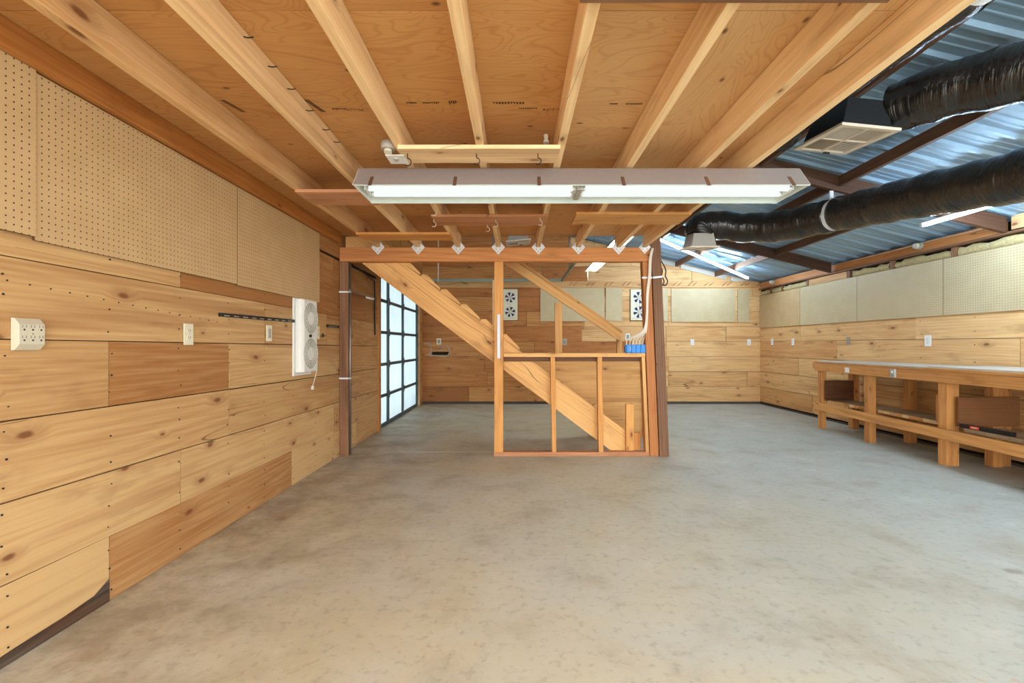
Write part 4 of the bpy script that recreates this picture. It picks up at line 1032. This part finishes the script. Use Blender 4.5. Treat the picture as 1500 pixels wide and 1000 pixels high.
hook('white cup hook under the right end of the reddish pair board', px(791, 3.46), 3.46, zb2, 'white_cord', 1.6, hbC)
hook('white cup hook in the joist just behind the long light', jx[2]+.0, 3.22, 2.1113, 'white_cord', 2.0, J[2])
t = thing('junction_box', 'round junction box with a white plate hanging beside the hook board', 'junction box', (px(583, 2.30)-.05, 2.30, 2.096))
q = MB(); q.cyl((-.0, 0, .05), (-.0, 0, .015), .035, M['gray'], 20); q.cyl((0, 0, .015), (0, -.004, -.002), .020, M['beige'], 16); q.build('socket', t)
q = MB(); q.box(-.015, .08, .0, .11, -.014, -.010, M['white']); q.box(.02, .04, .03, .06, -.022, -.014, M['gray']); q.build('cover_plate', t, .001)
q = MB(); q.tube([(0, .03, -.008), (0, .02, .02)], .006, M['steel'], 8); q.build('stem', t)
q = MB(); q.cyl((0, 0, 0), (0, 0, -.03), .014, M['cream'], 12, .010); q.cyl((0, 0, -.03), (0, 0, -.042), .016, M['white'], 12); tag(q.build('cord_clip', None, 0, (px(800, 2.44), 2.44, 2.2494)), 'small white plastic clip on the plywood behind the hook board', 'clip')

# ------------------------------------------------------------------ workbench
wb = thing('workbench', 'long orange timber workbench with gray top along the right wall', 'workbench', (4.3, 4.5, 0))
ox, oy = 4.3, 4.5
def fx(y): return 4.10-.055*(6.15-y)          # the front line drifts from the wall
def wpart(name, c, m, t=None, g=1, par=None, bev=.003):
    q = MB(); q.hexa([(x-ox, y-oy, z) for x, y, z in c], m, t, g); return q.build(name, par or wb, bev)
def fb(y0, y1, d0, d1, z0, z1):               # box whose front follows the bench front, d measured inwards
    return [(fx((y0, y1)[i >> 1 & 1])+(d0, d1)[i & 1], (y0, y1)[i >> 1 & 1], (z0, z1)[i >> 2 & 1]) for i in range(8)]
YE, YN = 6.20, 2.3
apron = wpart('front_apron', fb(YN, YE, -.04, 0, .775, .875), M['bench'], T(.5, .53))
wpart('apron_cap', fb(4.42, YE, -.04, .0, .876, .894), M['bench'], T(.35, .47))
wpart('end_apron', [((fx(YE)-.04, XR-.02)[i & 1], (YE+.001, YE+.041)[i >> 1 & 1], (.80, .90)[i >> 2 & 1]) for i in range(8)], M['bench'], T(.5), 0)
def tp(y0, y1, d0, z0, z1): return [((fx((y0, y1)[i >> 1 & 1])+d0, XR-.015)[i & 1], (y0, y1)[i >> 1 & 1], (z0, z1)[i >> 2 & 1]) for i in range(8)]
wpart('tabletop', tp(4.42, YE, .005, .895, .912), M['benchtop'], None, 1)
wpart('tabletop', tp(YN, 4.415, -.02, .904, .922), M['benchtop'], None, 1)
wpart('top_nosing', fb(YN, 4.415, -.05, -.005, .8765, .9035), M['bench'], T(.6, .52))
def leg(y, w, d, rear=False, z1=.774):
    if rear: c = [((4.50, 4.59)[i & 1], (y-d/2, y+d/2)[i >> 1 & 1], (0, z1)[i >> 2 & 1]) for i in range(8)]
    else: c = [(fx(y)+(0, w)[i & 1], (y-d/2, y+d/2)[i >> 1 & 1], (0, z1)[i >> 2 & 1]) for i in range(8)]
    wpart('leg', c, M['bench'], T(.5 if not rear else .3, .52 if not rear else .47), 2)
leg(6.15, .065, .075); leg(5.26, .075, .085); leg(4.27, .115, .09); leg(3.1, .09, .09)
for y in (6.13, 5.25, 4.26, 3.1): leg(y, .09, .08, True, .87)
wpart('leg', [((4.38, 4.47)[i & 1], (4.18, 4.26)[i >> 1 & 1], (0, .87)[i >> 2 & 1]) for i in range(8)], M['bench'], T(.3, .47), 2)
wpart('lower_rail', fb(YN, YE+.02, -.042, -.001, .25, .345), M['bench'], T(.75, .54))
wpart('back_rail', [((4.592, 4.63)[i & 1], (YN, YE)[i >> 1 & 1], (.24, .34)[i >> 2 & 1]) for i in range(8)], M['bench'], T(.3, .45))
q = MB(); y = 5.32
while y < 6.12:
    c = [(fx(y)+.001, y), (4.49, y)]; w_ = .088; q.hexa([((fx((y, y+w_)[i >> 1 & 1])+.078, 4.49)[i & 1]-ox, (y, y+w_-.004)[i >> 1 & 1]-oy, (.352, .386)[i >> 2 & 1]) for i in range(8)], M['grayboard'], T(None, .5), 0); e0 = .0775 if y > 5.25 else .0895; q.hexa([(fx((y, y+w_)[i >> 1 & 1])+(e0-.003, e0)[i & 1]-ox, (y, y+w_-.004)[i >> 1 & 1]-oy, (.352, .386)[i >> 2 & 1]) for i in range(8)], M['joist' if rnd.random() > .35 else 'bench'], None, 1); y += w_
q.build('shelf', wb); q = MB(); y = 4.33
while y < 5.2:
    w_ = .088; q.hexa([((fx((y, y+w_)[i >> 1 & 1])+.09, 4.49)[i & 1]-ox, (y, y+w_-.004)[i >> 1 & 1]-oy, (.352, .386)[i >> 2 & 1]) for i in range(8)], M['grayboard'], T(None, .5), 0); e0 = .0775 if y > 5.25 else .0895; q.hexa([(fx((y, y+w_)[i >> 1 & 1])+(e0-.003, e0)[i & 1]-ox, (y, y+w_-.004)[i >> 1 & 1]-oy, (.352, .386)[i >> 2 & 1]) for i in range(8)], M['joist' if rnd.random() > .35 else 'bench'], None, 1); y += w_
q.build('shelf', wb); q = MB(); y = 2.4
while y < 4.1:
    w_ = .10; q.hexa([((fx((y, y+w_)[i >> 1 & 1])+.04, 4.37)[i & 1]-ox, (y, y+w_-.004)[i >> 1 & 1]-oy, (.346, .378)[i >> 2 & 1]) for i in range(8)], M['grayboard'], T(None, .48), 0); y += w_
q.build('shelf', wb)
o_ = wpart('end_panel', [((fx(6.06)+.02, 4.49)[i & 1], (6.05, 6.07)[i >> 1 & 1], (.388, .655)[i >> 2 & 1]) for i in range(8)], M['darkboard'], T(.4, .47), 0); o_['label'] = 'dark brown end panel'
wpart('divider_panel', [((fx(4.2)+.05, 4.60)[i & 1], (4.155, 4.175)[i >> 1 & 1], (.38, .65)[i >> 2 & 1]) for i in range(8)], M['darkboard'], T(.95, .6), 0)
wpart('divider_panel', [((fx(4.36)+.02, fx(4.36)+.09)[i & 1], (4.335, 4.365)[i >> 1 & 1], (.388, .65)[i >> 2 & 1]) for i in range(8)], M['bench'], T(.6, .52), 2)
wpart('shelf_support', [((fx(5.2)+.08, 4.50)[i & 1], (5.20, 5.24)[i >> 1 & 1], (.255, .345)[i >> 2 & 1]) for i in range(8)], M['bench'], T(.3, .45), 0)
q = MB(); yb_ = F*4.03/(1252-CX)
q.box(fx(5.55)-.046-ox, fx(5.55)-.0405-ox, 5.50-oy, 5.57-oy, .79, .85, M['zinc']); o_ = q.build('corner_plate', wb); o_['label'] = 'gray metal plate on the apron'
t = thing('outlet_box', 'small gray metal outlet box on the workbench front', 'outlet', (fx(4.80)-.0415, 4.80, .826), RIGHT)
q = MB(); q.box(-.03, .03, -.022, 0, -.045, .045, M['gray']); q.build('box_body', t, .004)
q = MB(); q.disc((0, -.022, .015), (0, -1, 0), .013, M['white'], 16, .003); q.disc((0, -.022, -.02), (0, -1, 0), .01, M['slotgray'], 16, .002); q.build('receptacle', t)
t = thing('black_bar', 'black bar with a red label lying on the near workbench shelf', 'tool', (fx(3.9)+.06, 3.93, .3785))
q = MB(); q.box(-.02, .02, -.24, .20, 0, .035, M['black_metal']); q.build('bar', t, .003)
q = MB(); q.box(-.0212, -.0195, .02, .10, .006, .032, M['red']); o_ = q.build('label', t); o_['label'] = 'red label'
q = MB(); q.box(-.0222, -.0208, .035, .085, .014, .022, M['cream']); q.build('label_print', o_)

# ------------------------------------------------------------------ camera, light, view
cam = bpy.data.cameras.new('camera'); co = bpy.data.objects.new('camera', cam); COL.objects.link(co)
cam.sensor_width = 36; cam.lens = F/1500*36; cam.shift_x = -(CX-750)/1500; cam.shift_y = (CY-500)/1500; cam.clip_start = .02
co.location = (0, 0, H); co.rotation_euler = (math.pi/2, 0, 0); SC.camera = co
w = bpy.data.worlds.new('overcast'); SC.world = w; w.use_nodes = True
bg = w.node_tree.nodes['Background']; bg.inputs[0].default_value = (.95, 1.0, .995, 1); bg.inputs[1].default_value = 2.0
vs = SC.view_settings; SC.display_settings.display_device = 'sRGB'; vs.view_transform = 'Standard'; vs.look = 'None'; vs.gamma = 1; vs.use_curve_mapping = False
vs.exposure = 2.06
SC.cycles.max_bounces = 10; SC.cycles.diffuse_bounces = 6; SC.cycles.use_denoising = True
